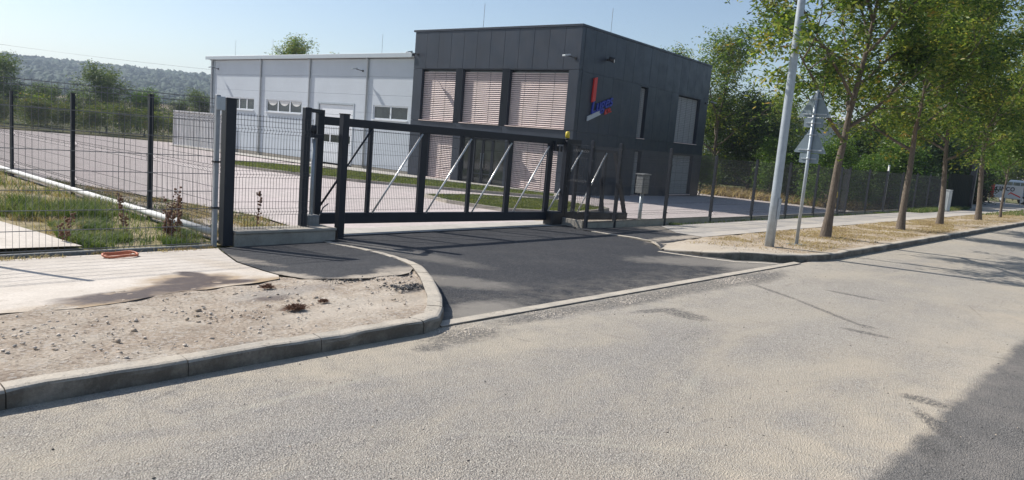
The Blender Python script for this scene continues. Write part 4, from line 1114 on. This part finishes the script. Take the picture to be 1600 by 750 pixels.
# warehouse behind the trees
wh = empty("warehouse", (68.5, 36.6, -1.0), R(-52), "pale grey warehouse behind the trees right of the office block", "building")
for k in range(9):
    for j, (z0, z1) in enumerate(((2.0, 3.6), (3.61, 5.2), (5.21, 7.0))):
        m = MB(); m.box(k * 2.0 + .01, k * 2.0 + 1.99, 0, .2, z0, z1); m.build("wall_panel", MT['clad'], wh)
m = MB(); m.box(0, 18, .205, 14, 0, 6.9); m.build("wall_core", MT['black'], wh)
m = MB(); m.box(-.2, 18.2, -.6, 14.2, 7.01, 7.3); m.build("roof_edge", MT['roof'], wh)
m = MB(); m.v = [(-.2, -.3, 7.3), (18.2, -.3, 7.3), (18.2, 7, 8.2), (-.2, 7, 8.2), (18.2, 14, 7.3), (-.2, 14, 7.3)]; m.f = [(0, 1, 2, 3), (3, 2, 4, 5)]; m.build("roof", MT['roof'], wh)
for k in range(4):
    m = MB(); m.box(k * 4.4 + .6, k * 4.4 + 3.8, .1, .2, .1, 1.95); w = m.build("loading_door", MT['steel'], wh)

# overhead cable and its poles far left
oc = empty("overhead_cable", (40, 175, -1), 0, "thin overhead power line crossing the sky above the wooded hill", "power line")
for (x, y) in ((-16, 219), (110, 120)):
    m = MB(); m.tube([(x - 40, y - 175, 0), (x - 40, y - 175, 13.5)], [.18, .1], 8); m.build("pole", MT['bark'], oc, smooth=True)
    m = MB(); m.box(x - 41, x - 39, y - 175.06, y - 174.94, 12.9, 13.05); m.build("crossarm", MT['bark'], oc)
for off in (-.8, .8):
    pts = [((40 + 70 * t) - 40 + off, (175 - 55 * t) - 175, 13.1 - 3.0 * 4 * t * (1 - t) * .35) for t in np.linspace(-.8, 1.0, 30)]
    m = MB(); m.tube(pts, .012, 4, False); m.build("cable", MT['cable'], oc)

# ------------------------------------------------------------------ trees
def skeleton(rg, H, th, cr, nl=9, up=.55, droop=0.0, spread=1.0):
    """list of polylines (points, radii) and leaf anchor points"""
    lines = []; anch = []
    def wob(p, d, L, n, r0, r1, lift, amp):
        pts = [p.copy()]; rad = [r0]; dd = d.normalized()
        for i in range(n):
            dd = (dd + Vector((rg.gauss(0, amp), rg.gauss(0, amp), rg.gauss(0, amp) + lift))).normalized()
            p = p + dd * (L / n); pts.append(p.copy()); rad.append(r0 + (r1 - r0) * (i + 1) / n)
        return pts, rad
    r0 = max(.025, H * .0135)
    tr, rr = wob(Vector((0, 0, 0)), Vector((0, 0, 1)), H * .92, 12, r0, r0 * .12, .12, .045)
    rr[0] = r0 * 1.35; lines.append((tr, rr, 9))
    for i in range(nl):
        f = (th / H) + (1 - th / H) * (.0 + .85 * (i / (nl - 1)) ** 1.05)
        k = min(len(tr) - 2, int(f * 12)); t = f * 12 - k
        t = min(max(t, 0), 1); p = tr[k].lerp(tr[min(k + 1, 12)], t)
        az = i * 2.399 + rg.uniform(-.4, .4); rel = (f - th / H) / (1 - th / H)
        L = cr * spread * (1.08 - .55 * rel) * rg.uniform(.8, 1.15)
        el = up + .5 * rel + rg.uniform(-.12, .12)
        d = Vector((math.cos(az) * math.cos(el), math.sin(az) * math.cos(el), math.sin(el)))
        lr = r0 * (.5 - .3 * rel)
        lp_, lrad = wob(p, d, L * 1.15, 8, lr, lr * .15, .05 - droop, .10); lines.append((lp_, lrad, 6))
        for j in range(7):
            g = 2 + j * .85; kk = min(7, int(g)); q = lp_[kk].lerp(lp_[min(8, kk + 1)], g - int(g) if g < 8 else 0)
            base = (lp_[min(8, kk + 1)] - lp_[max(0, kk - 1)]).normalized()
            d2 = (base * .55 + Vector((rg.gauss(0, 1), rg.gauss(0, 1), rg.gauss(.15, .6))).normalized()).normalized()
            L2 = L * rg.uniform(.3, .5) * (1.1 - j * .06)
            bp, br = wob(q, d2, L2, 5, lr * .32, lr * .07, .02 - droop, .14); lines.append((bp, br, 4))
            for s in range(4):
                q2 = bp[min(5, 1 + s)]
                d3 = ((bp[-1] - bp[0]).normalized() * .5 + Vector((rg.gauss(0, 1), rg.gauss(0, 1), rg.gauss(-.05, .7))).normalized()).normalized()
                tp, trd = wob(q2, d3, L2 * rg.uniform(.4, .7), 3, lr * .1, lr * .03, -droop, .15); lines.append((tp, trd, 3))
                anch += tp[1:]
            anch += bp[2:]
    anch += tr[-3:]
    return lines, anch

def leaves(anch, n, size, spread, rs, clump=5, droop=.35, keep=1.0, flat=.36):
    A = np.array([tuple(a) for a in anch]); 
    if keep < 1: A = A[rs.rand(len(A)) < keep]
    nc = n // clump
    idx = rs.randint(0, len(A), nc)
    c = A[idx] + rs.randn(nc, 3) * spread
    # each clump: leaflets along a short drooping stalk
    az = rs.uniform(0, 2 * np.pi, nc); el = rs.uniform(-1.1, .5, nc) - droop * .3
    sd_ = np.stack([np.cos(az) * np.cos(el), np.sin(az) * np.cos(el), np.sin(el)], 1)
    t = np.linspace(0, 1, clump)[None, :, None]
    P = c[:, None, :] + sd_[:, None, :] * t * size * 3.2 
    az2 = rs.uniform(0, 2 * np.pi, (nc, clump)); el2 = rs.uniform(-1.0, .45, (nc, clump))
    d = np.stack([np.cos(az2) * np.cos(el2), np.sin(az2) * np.cos(el2), np.sin(el2)], 2)
    rn = rs.randn(nc, clump, 3); s_ = np.cross(d, rn); s_ /= np.linalg.norm(s_, axis=2, keepdims=True) + 1e-9
    L = size * rs.uniform(.6, 1.25, (nc, clump, 1)); W = L * flat
    v0 = P; v1 = P + d * L * .45 + s_ * W * .5; v2 = P + d * L; v3 = P + d * L * .45 - s_ * W * .5
    V = np.stack([v0, v1, v2, v3], 2).reshape(-1, 3)
    F = np.arange(len(V)).reshape(-1, 4)
    return V, F
def make_tree_meshes(seed, H, th, cr, n, size, mat, bark=None, **kw):
    rg = random.Random(seed); rs_ = np.random.RandomState(seed)
    sk = {k: v for k, v in kw.items() if k in ('nl', 'up', 'droop', 'spread')}
    lines, anch = skeleton(rg, H, th, cr, **sk)
    m = MB()
    for pts, rad, nn in lines:
        if rad[0] > .004: m.tube(pts, rad, nn, False)
    tm = m.mesh("trunk", bark or MT['bark'], True)
    V, F = leaves(anch, n, size, kw.get('ls', .12), rs_, keep=kw.get('keep', 1.0), clump=kw.get('clump', 5), flat=kw.get('flat', .36))
    cm = np_mesh("crown", V, F, mat)
    return tm, cm
def tree(name, meshes, loc, rz, sc, label, cat="tree", group=None):
    t = empty(name, loc, rz, label, cat, group); t.scale = sc if isinstance(sc, tuple) else (sc, sc, sc)
    link("trunk", meshes[0], t); c = link("crown", meshes[1], t); c["kind"] = "stuff"
    return t
GST = "street trees along the verge"
A1 = make_tree_meshes(11, 7.6, 2.45, 3.1, 32000, .13, MT['leafA'], nl=13, up=.38, ls=.11, keep=.42, clump=7)
A2 = make_tree_meshes(23, 7.4, 2.5, 2.9, 30000, .13, MT['leafA'], nl=13, up=.42, ls=.12, keep=.45, clump=7)
A3 = make_tree_meshes(37, 7.2, 2.4, 2.8, 28000, .13, MT['leafA'], nl=12, up=.5, ls=.12, keep=.45, clump=7)
tree("street_tree", A1, (17.2, 5.9, .05), 2.6, 1.0, "nearest street tree, thick trunk just right of the signpost", group=GST)
tree("street_tree", A2, (22.7, 5.75, .05), 1.0, 1.0, "second street tree, its trunk leaning right before the fence", group=GST)
tree("street_tree", A3, (27.9, 5.9, .05), 4.4, 1.0, "third street tree, beside the pale grey cabinet", group=GST)
tree("street_tree", A2, (34.2, 5.9, .05), 3.0, (1.08, 1.08, 1.12), "fourth street tree with a forked trunk before the sapling", group=GST)
SAP = make_tree_meshes(51, 4.4, 1.9, 1.5, 9000, .13, MT['leafC'], nl=8, up=.7, ls=.12)
tree("sapling", SAP, (39.0, 5.9, .05), 0, 1.0, "thin young tree with a staked stem in front of the banner", group=GST)
tree("street_tree", A3, (47, 6.0, .05), 1.5, (1.0, 1.0, 1.1), "street tree farthest along the verge, crown at the right edge", group=GST)
tree("street_tree", A2, (54, 6.1, .05), .4, 1.1, "last street tree of the row, mostly hidden by nearer crowns", group=GST)
# background trees
B1 = make_tree_meshes(61, 9.5, 2.2, 3.6, 16000, .20, MT['leafA'], nl=12, up=.55, ls=.3, keep=.7)
B2 = make_tree_meshes(62, 8.0, 1.2, 3.4, 18000, .24, MT['leafB'], nl=12, up=.5, ls=.35)
B3 = make_tree_meshes(63, 6.5, .6, 3.2, 16000, .24, MT['leafD'], nl=12, up=.45, ls=.38)
B4 = make_tree_meshes(64, 3.6, .25, 1.9, 13000, .15, MT['leafC'], nl=12, up=.6, ls=.24)
B5 = make_tree_meshes(65, 2.4, .2, 1.9, 6000, .18, MT['leafY'], nl=11, up=.6, ls=.26)
B6 = make_tree_meshes(66, 6.0, .3, 1.6, 12000, .2, MT['leafR'], nl=14, up=.9, ls=.22)
GB = "trees behind the mesh fence"
bgl = [
 (B1, 44.2, 22.8, 0, 1.05, "airy tree standing just right of the office block", 'background_tree'),
 (B2, 45.5, 21.0, 1, .78, "dark bushy tree behind the office corner, below the airy tree", 'background_tree'),
 (B1, 50.5, 21.5, 2, .72, "loose yellowing tree left of the lamp post, before the warehouse", 'background_tree'),
 (B2, 55.0, 25.2, 3, .80, "low dark tree hiding the foot of the warehouse", 'background_tree'),
 (B2, 46.5, 23.6, 2.5, .80, "dark tree closing the gap between office corner and airy tree", 'background_tree'),
 (B2, 49.8, 22.9, 4.5, .70, "dark tree behind the loose yellowing tree", 'background_tree'),
 (B2, 43.2, 17.4, .5, .42, "low dark tree behind the bright shrubs left of the lamp post", 'background_tree'),
 (B2, 52.8, 14.6, 4, .62, "dark dense tree behind the fence near the first street tree", 'background_tree'),
 (B2, 56.0, 15.2, 5, .85, "dark dense tree behind the fence between first and second street trees", 'background_tree'),
 (B2, 61.2, 14.2, 2.2, .9, "dark dense tree behind the second street tree trunk", 'background_tree'),
 (B3, 66.0, 15.5, 0, 1.2, "grey green tree rising behind the third street tree", 'background_tree'),
 (B2, 70.5, 14.0, 1.3, .95, "dark tree closing the gap left of the dark red shrub", 'background_tree'),
 (B3, 84.0, 14.2, 3, 1.35, "grey green tree above the banner", 'background_tree'),
 (B3, 97.0, 14.8, 1, 1.9, "tall pale grey green tree at the right edge beyond the road", 'background_tree'),
 (B2, 108.0, 20, 1, 1.6, "broad dark tree farthest beyond the road end", 'background_tree'),
 (B3, 92.0, 6.5, 2, 1.3, "grey green roadside tree behind the parked van", 'background_tree'),
 (B1, 60.0, 25.6, 5, .8, "thin tree in front of the warehouse roof", 'background_tree'),
]
for ms, x, y, rz, s, lb, nm in bgl: tree(nm, ms, (x, y, Hy(x, y)), rz, s, lb, group=GB)
tree("conifer", B6, (61.5, 11.4, -.7), 0, (.9, .9, .8), "dark reddish conical shrub behind the fence end", cat="shrub")
shr = [
 (B4, 43.5, 18.2, .95, "bright green shrub at the back corner of the office block"), (B4, 46.2, 17.2, .9, "bright green shrub left of the lamp post behind the fence"),
 (B4, 41.8, 14.6, .98, "bright green shrub directly behind the lamp post"), (B4, 44.0, 13.4, .8, "bright yellow green shrub right of the signpost"),
 (B4, 46.5, 12.6, 1.1, "tallest bright green shrub, right of the first street tree"), (B4, 50.0, 12.5, .8, "small bright shrub between first and second street trees"),
 (B4, 54.0, 12.0, .75, "small shrub behind the second street tree"), (B4, 38.5, 20.6, .6, "low green bush at the foot of the office rear corner")]
for i, (ms, x, y, s, lb) in enumerate(shr): tree("shrub", ms, (x, y, Hy(x, y)), i * 1.3, s, lb, cat="shrub", group="shrubs behind the right fence")
for i, (x, y, s, lb) in enumerate([(48.5, 14.5, 1.3, "dark hedge bush behind the shrubs near the signpost"), (52.5, 13.6, 1.2, "dark hedge bush left of the second street tree"), (57.5, 12.9, 1.2, "dark hedge bush right of the second street tree"), (63.5, 12.4, 1.1, "dark hedge bush behind the third street tree"), (58.5, 17.5, 1.5, "tall dark hedge bush behind the row")]):
    if i == 0: DH = make_tree_meshes(71, 3.4, .15, 2.3, 15000, .2, MT['leafB'], nl=13, up=.6, ls=.32)
    tree("hedge_bush", DH, (x, y, Hy(x, y)), i * 1.1, s, lb, cat="bush", group="dark bushes behind the right fence")
# left: bushes and trees beyond the yard
lefts = [
 (B3, 19.8, 89.9, .95, "background_tree", "rounded green tree at the left edge beyond the yard"), (B3, 25.5, 77.0, .88, "background_tree", "green tree rising between the second and third left fence posts"),
 (B4, 28.6, 76.0, 1.15, "background_tree", "bright green tree beside the third left fence post"), (B3, 24.5, 92.0, .60, "background_tree", "grey green bushy tree left of centre between the fence posts"),
 (B3, 21.8, 84.0, .58, "background_tree", "low grey green willow bush beyond the yard edge"), (B3, 36.5, 81.0, .72, "background_tree", "green tree above the pale container"),
 (B3, 33.0, 79.0, .55, "background_tree", "low grey tree left of the container"), (B2, 24.0, 82.0, .45, "background_tree", "low dark bush behind the second fence post"),
 (B2, 30.5, 82.0, .5, "background_tree", "low dark bush behind the third fence post"), (B1, 39.7, 67.9, 1.13, "background_tree", "tree top showing above the hall roof"),
 (B1, 51.9, 76.7, 1.12, "background_tree", "faint twigs of a tall tree above the roof ridge"), (B1, 52.5, 32.0, 1.09, "background_tree", "tree tip just above the office roof edge")]
for i, (ms, x, y, s, nm, lb) in enumerate(lefts): tree(nm, ms, (x, y, Hy(x, y) - .1), i * 1.7, s, lb, group="trees beyond the yard")
WL = ["yellowing weed clump beneath the left edge tree, nearer one", "yellowing weed clump right of the first fence post", "yellowing weed clump midway between first and second fence posts", "yellowing weed clump just left of the second fence post",
      "yellowing weed clump just right of the second fence post", "yellowing weed clump below the tree left of the third post", "yellowing weed clump touching the third fence post", "yellowing weed clump between the third post and the container",
      "yellowing weed clump at the outermost left of the yard edge", "taller yellow weed clump behind the second fence post", "taller yellow weed clump behind the third post, under the green tree"]
for i, (x, y, s) in enumerate([(12.5, 71, .75), (15, 70, .8), (17.5, 69.5, .9), (19.5, 69, .8), (21.5, 68.5, .75), (23.5, 67, .9), (25.5, 66, .85), (27, 64.5, .75), (10, 72, .8), (18.5, 72, .9), (22.8, 70.5, .9)]):
    nm = ["first", "second", "third", "fourth", "fifth", "sixth", "seventh", "eighth"]
    tree("weed_clump", B5, (x, y, Hy(x, y)), i * .9, s, WL[i], cat="weeds", group="yellowing weed clumps along the yard edge")

# ------------------------------------------------------------------ grass, straw and stones
def blades(name, pts, hgt, wdt, mat, hf, rs_, lean=.5, off=0.0):
    n = len(pts); P = np.zeros((n, 3)); P[:, :2] = pts; P[:, 2] = [hf(a, b) + off for a, b in pts]
    az = rs_.uniform(0, 2 * np.pi, n); h = hgt * rs_.uniform(.4, 1.3, n)
    d = np.stack([np.cos(az) * lean * rs_.rand(n), np.sin(az) * lean * rs_.rand(n), np.ones(n)], 1); d /= np.linalg.norm(d, axis=1, keepdims=True)
    s_ = np.stack([-np.sin(az + rs_.rand(n)), np.cos(az), np.zeros(n)], 1) * wdt
    tip = P + d * h[:, None] + np.stack([np.cos(az), np.sin(az), np.zeros(n)], 1) * (h * lean * .5)[:, None]
    mid = P + d * h[:, None] * .55
    V = np.stack([P - s_, P + s_, mid + s_ * .8, mid - s_ * .8, tip], 1).reshape(-1, 3)
    b = np.arange(n)[:, None] * 5
    Q = np.concatenate([b + 0, b + 1, b + 2, b + 3], 1); T = np.concatenate([b + 3, b + 2, b + 4, b + 4], 1)
    me = bpy.data.meshes.new(name)
    faces = [tuple(q) for q in Q.tolist()] + [tuple(t[:3]) for t in T.tolist()]
    me.from_pydata(V.tolist(), [], faces); me.materials.append(mat)
    return tag(link(name, me), kind='stuff')
def inside(poly, x, y):
    c = False; n = len(poly)
    for i in range(n):
        (x1, y1), (x2, y2) = poly[i], poly[i - 1]
        if (y1 > y) != (y2 > y) and x < (x2 - x1) * (y - y1) / (y2 - y1) + x1: c = not c
    return c
def scatter(poly, n, rs_, dens=None):
    xs = [p[0] for p in poly]; ys = [p[1] for p in poly]; out = []
    while len(out) < n:
        x = rs_.uniform(min(xs), max(xs)); y = rs_.uniform(min(ys), max(ys))
        if inside(poly, x, y) and (dens is None or rs_.rand() < dens(x, y)): out.append((x, y))
    return out
from mathutils import noise as mnoise
def clumpy(sc, thr): return lambda x, y: 1.0 if mnoise.noise(Vector((x * sc, y * sc, 3.1))) > thr else .06
rs2 = np.random.RandomState(5)
plot = [(3.12, 10.08), (4.86, 10.08), (4.86, 13.5), (4.2, 13.6), (3.3, 12.4), (3.05, 11)]
blades("grass", scatter(plot, 9500, rs2, clumpy(1.7, .02)), .11, .0045, MT['blade'], Hy, rs2, .7)
blades("grass", scatter([(2.6, 13.0), (4.86, 12.6), (4.86, 14.3), (3.2, 15.0)], 4500, rs2, clumpy(1.6, .0)), .26, .005, MT['blade'], Hy, rs2, .6)
blades("grass", scatter([(3.0, 17), (4.86, 16), (4.86, 30), (-2, 30), (0, 20)], 5000, rs2, clumpy(.9, .12)), .18, .008, MT['blade'], Hy, rs2, .6)
blades("dry_grass", scatter([(3.1, 11.0), (3.7, 12.0), (4.3, 13.0), (4.86, 14.6), (3.2, 15.2), (2.9, 12.5)], 5000, rs2, clumpy(1.5, -.1)), .10, .005, MT['straw'], Hy, rs2, 1.0)
blades("dry_grass", scatter([(-3, 14.6), (1.6, 14.6), (4.86, 13.5), (4.86, 24), (-3, 24)], 12000, rs2, clumpy(.9, -.05)), .12, .006, MT['straw'], Hy, rs2, .9)
blades("dry_grass", scatter([(5.0, 10.2), (6.5, 10.2), (7.0, 12.8), (5.2, 22)], 5000, rs2, clumpy(1.4, .05)), .10, .004, MT['straw'], Hy, rs2, .9)
blades("grass", scatter([(5.0, 10.2), (6.5, 10.2), (7.0, 12.8), (5.2, 22)], 2500, rs2, clumpy(1.8, .15)), .12, .004, MT['blade'], Hy, rs2, .7)
for L in (lawn1, lawn2): blades("lawn_grass", scatter(L, 16000, rs2), .075, .012, MT['lawnblade'], Hy, rs2, .7, .07)
MT_dummy = 0
vg = [(12.9, 5.1), (13.8, 4.85), (48, 4.85), (48, 7.1), (16, 7.2), (12.3, 6.8)]
blades("dry_grass", scatter(vg, 26000, rs2, lambda x, y: (1.0 if mnoise.noise(Vector((x * .9, y * .9, 0))) > -.1 else .15) * (1 if x > 13.8 else .15) * (1 if x < 30 else .5)), .05, .006, MT['straw'], Hs, rs2, 1.6)
blades("grass", scatter([(44, 4.9), (70, 4.9), (70, 7), (40, 7)], 4000, rs2), .12, .012, MT['blade'], Hs, rs2, .8)
blades("grass", scatter([(16.8, 9.45), (26, 9.5), (48, 9.5), (48, 9.78), (16.8, 9.78)], 3500, rs2, clumpy(.8, .1)), .07, .006, MT['blade'], Hs, rs2, .9)
blades("grass", scatter([(38, 8.9), (49, 8.9), (49, 9.6), (38, 9.6)], 2500, rs2), .22, .012, MT['blade'], Hs, rs2, .8)
blades("dry_grass", scatter([(42, 13.0), (60, 11.2), (64, 13), (47, 24), (41, 22)], 16000, rs2), .55, .03, MT['straw'], Hy, rs2, .8)
blades("dry_grass", scatter([(-1, 9.72), (4.7, 9.72), (4.7, 9.98), (-1, 9.98)], 900, rs2, clumpy(2, .0)), .05, .004, MT['straw'], Hs, rs2, 1.0)

def stones(name, pts, r0, r1, hf, mat, rs_):
    bmx = bmesh.new(); bmesh.ops.create_icosphere(bmx, subdivisions=1, radius=1.0)
    iv = np.array([v.co[:] for v in bmx.verts]); fi = np.array([[v.index for v in f.verts] for f in bmx.faces]); bmx.free()
    n = len(pts); r = r0 + (r1 - r0) * rs_.rand(n) ** 3
    V = iv[None] * (1 + .22 * rs_.randn(n, len(iv), 1)) * (r[:, None] * np.stack([rs_.uniform(.7, 1.3, n), rs_.uniform(.7, 1.3, n), rs_.uniform(.4, .8, n)], 1))[:, None, :]
    P = np.array([(a, b, hf(a, b)) for a, b in pts]); P[:, 2] += r * .05
    V = V + P[:, None, :]; F = fi[None] + (np.arange(n) * len(iv))[:, None, None]
    return tag(link(name, np_mesh(name, V.reshape(-1, 3), F.reshape(-1, 3), mat)), kind='stuff')
dv = [(-1, 4.75), (4.1, 4.9), (4.9, 5.8), (5.4, 6.45), (4.2, 6.7), (3, 6.6), (2, 6.35), (-1, 6.5)]
stones("gravel", scatter(dv, 1500, rs2, lambda x, y: .3 + .7 * (mnoise.noise(Vector((x * 1.5, y * 1.5, 0))) > 0)), .003, .015, Hs, MT['stone'], rs2)
MT['asphclod0'] = simple("dark_grit", (.05, .047, .043), .9, 0, .3, 30)
MT['dirtclod'] = simple("earth_clod", (.40, .325, .25), .95, 0, .3, 30)
stones("earth_clods", scatter(dv, 260, rs2, lambda x, y: .1 + .9 * (mnoise.noise(Vector((x * 1.5 + 9, y * 1.5, 0))) > .1)), .005, .026, Hs, MT['dirtclod'], rs2)
stones("gravel", scatter([(12.7, 5.1), (13.6, 4.8), (17, 4.8), (17, 7.2), (12.2, 7.0), (12.0, 6.2)], 2000, rs2), .004, .016, Hv, MT['stone'], rs2)
stones("gravel", scatter([(4.2, 4.72), (12.5, 4.72), (12.5, 4.35), (4.0, 4.35)], 2600, rs2, clumpy(1.5, .1)), .003, .011, Hr, MT['stone'], rs2)
stones("loose_chippings", scatter([(0, 0.6), (16, .6), (16, 4.5), (0, 4.5)], 900, rs2), .002, .008, Hr, MT['dirtclod'], rs2)
stones("loose_chippings", scatter([(0, 0.6), (16, .6), (16, 4.5), (0, 4.5)], 500, rs2), .003, .009, Hr, MT['asphclod0'], rs2)
stones("loose_chippings", scatter([(4.4, 5.0), (6.6, 9), (12, 9), (12, 5.0)], 500, rs2), .002, .007, Hd, MT['stone'], rs2)
MT['asphclod'] = simple("asphalt_crumb", (.06, .06, .062), .9, 0, .3, 30)
stones("asphalt_crumbs", [(x, y) for x, y in rs2.randn(260, 2) * np.array([.15, .12]) + np.array([4.86, 5.83]) if x < 4.75 + (y - 5.3) * .75], .004, .022, Hs, MT['asphclod'], rs2)
stones("asphalt_crumbs", scatter([(4.2, 6.35), (5.3, 6.25), (5.35, 6.45), (4.3, 6.6)], 160, rs2), .004, .018, Hs, MT['asphclod'], rs2)

# tufts of dead roots lying in the dirt
def tuft(x, y, r, label, n=260, seed=1):
    rs_ = np.random.RandomState(seed)
    t = empty("root_tuft", (x, y, Hs(x, y) + .0), 0, label, "dead tuft", "dead root tufts in the dirt by the kerb")
    m = MB()
    for i in range(n):
        a = rs_.uniform(0, 6.28); e = rs_.uniform(-.1, 1.3); L = r * rs_.uniform(.5, 1.1)
        p = Vector((rs_.randn() * r * .35, rs_.randn() * r * .25, .01)); d = Vector((math.cos(a) * math.cos(e), math.sin(a) * math.cos(e), math.sin(e) * .75))
        q = p + d * L * .6; q2 = q + Vector((rs_.randn(), rs_.randn(), rs_.randn() * .5)) * L * .2
        m.tube([p, q, q2], [.0035, .0025, .0015], 3, False)
    m.build("fibres", MT['weed'], t); return t
tuft(3.32, 5.46, .085, "larger dead root tuft in the dirt near the kerb", 420, 1)
tuft(3.68, 5.58, .05, "smaller dead root tuft right of the larger one", 200, 2)
tuft(3.60, 6.45, .07, "flattened root tuft at the end of the wet stain", 180, 3)
# orange plastic ring lid on the pavement at the fence
ml = empty("plastic_ring", (3.32, 9.52, Hs(3.3, 9.5) + .022), R(10), "flat faded orange plastic ring on the pavement at the fence foot", "ring")
m = MB(); m.tube([(.17 * math.cos(a) * 1.2, .15 * math.sin(a), .012 + .008 * math.sin(3 * a)) for a in np.linspace(0, 2 * math.pi, 25)], .016, 6, False); m.build("rim", MT['rust'], ml, smooth=True)
m = MB(); m.tube([(-.18, .02, .012), (0, -.02, .02), (.16, .03, .012)], .01, 5); m.build("crossbar", MT['rust'], ml, smooth=True)
# dead weeds by the thick post and in the plot
def dead_weed(x, y, h, n, seed, label):
    rg = random.Random(seed); t = empty("dead_weed", (x, y, Hy(x, y)), 0, label, "weed", "dead weed stalks by the fence")
    m = MB(); s = MB()
    for k in range(n):
        p = Vector((rg.gauss(0, .06), rg.gauss(0, .05), 0)); d = Vector((rg.gauss(0, .14), rg.gauss(0, .14), 1)).normalized(); pts = [p]
        hh = h * rg.uniform(.6, 1.0)
        for j in range(7): d = (d + Vector((rg.gauss(0, .07), rg.gauss(0, .07), .05))).normalized(); pts.append(pts[-1] + d * hh / 7)
        m.tube(pts, [.005 - .0005 * j for j in range(8)], 4, False)
        for q in range(22):
            f = rg.uniform(.3, 1) * 7; i = min(6, int(f)); c = pts[i].lerp(pts[i + 1], f - i) + Vector((rg.gauss(0, .015), rg.gauss(0, .015), 0))
            r_ = rg.uniform(.006, .014); s.box(c.x - r_, c.x + r_, c.y - r_, c.y + r_, c.z - r_, c.z + r_)
    m.build("stem", MT['weed'], t); tag(s.build("seed_heads", MT['weed'], t), kind='stuff')
dead_weed(4.55, 10.9, .95, 6, 1, "tallest reddish dead weed left of the thick black post")
dead_weed(4.35, 10.6, .55, 9, 2, "short dense reddish dead weed at the foot of the tall one")
dead_weed(3.95, 11.0, .75, 3, 3, "thin dead weed stalk in the green grass")
dead_weed(2.98, 10.5, .45, 3, 4, "dead weed stalk by the concrete slab")
dead_weed(5.7, 10.6, .9, 2, 5, "dead weed stalk behind the short mesh fence")

# ------------------------------------------------------------------ haze
hzb = MB(); hzb.box(-2990, 3990, -2990, 3990, -3.0, 95.0)
hm_ = bpy.data.materials.new("haze"); hm_.use_nodes = True; nt = hm_.node_tree
for nd in list(nt.nodes):
    if nd.type == 'BSDF_PRINCIPLED': nt.nodes.remove(nd)
pv = nt.nodes.new("ShaderNodeVolumePrincipled"); pv.inputs["Color"].default_value = (.72, .84, 1.0, 1); pv.inputs["Density"].default_value = .00042
pv.inputs["Anisotropy"].default_value = .2
nt.links.new(pv.outputs[0], nt.nodes["Material Output"].inputs["Volume"])
tag(hzb.build("haze", hm_), kind='stuff')
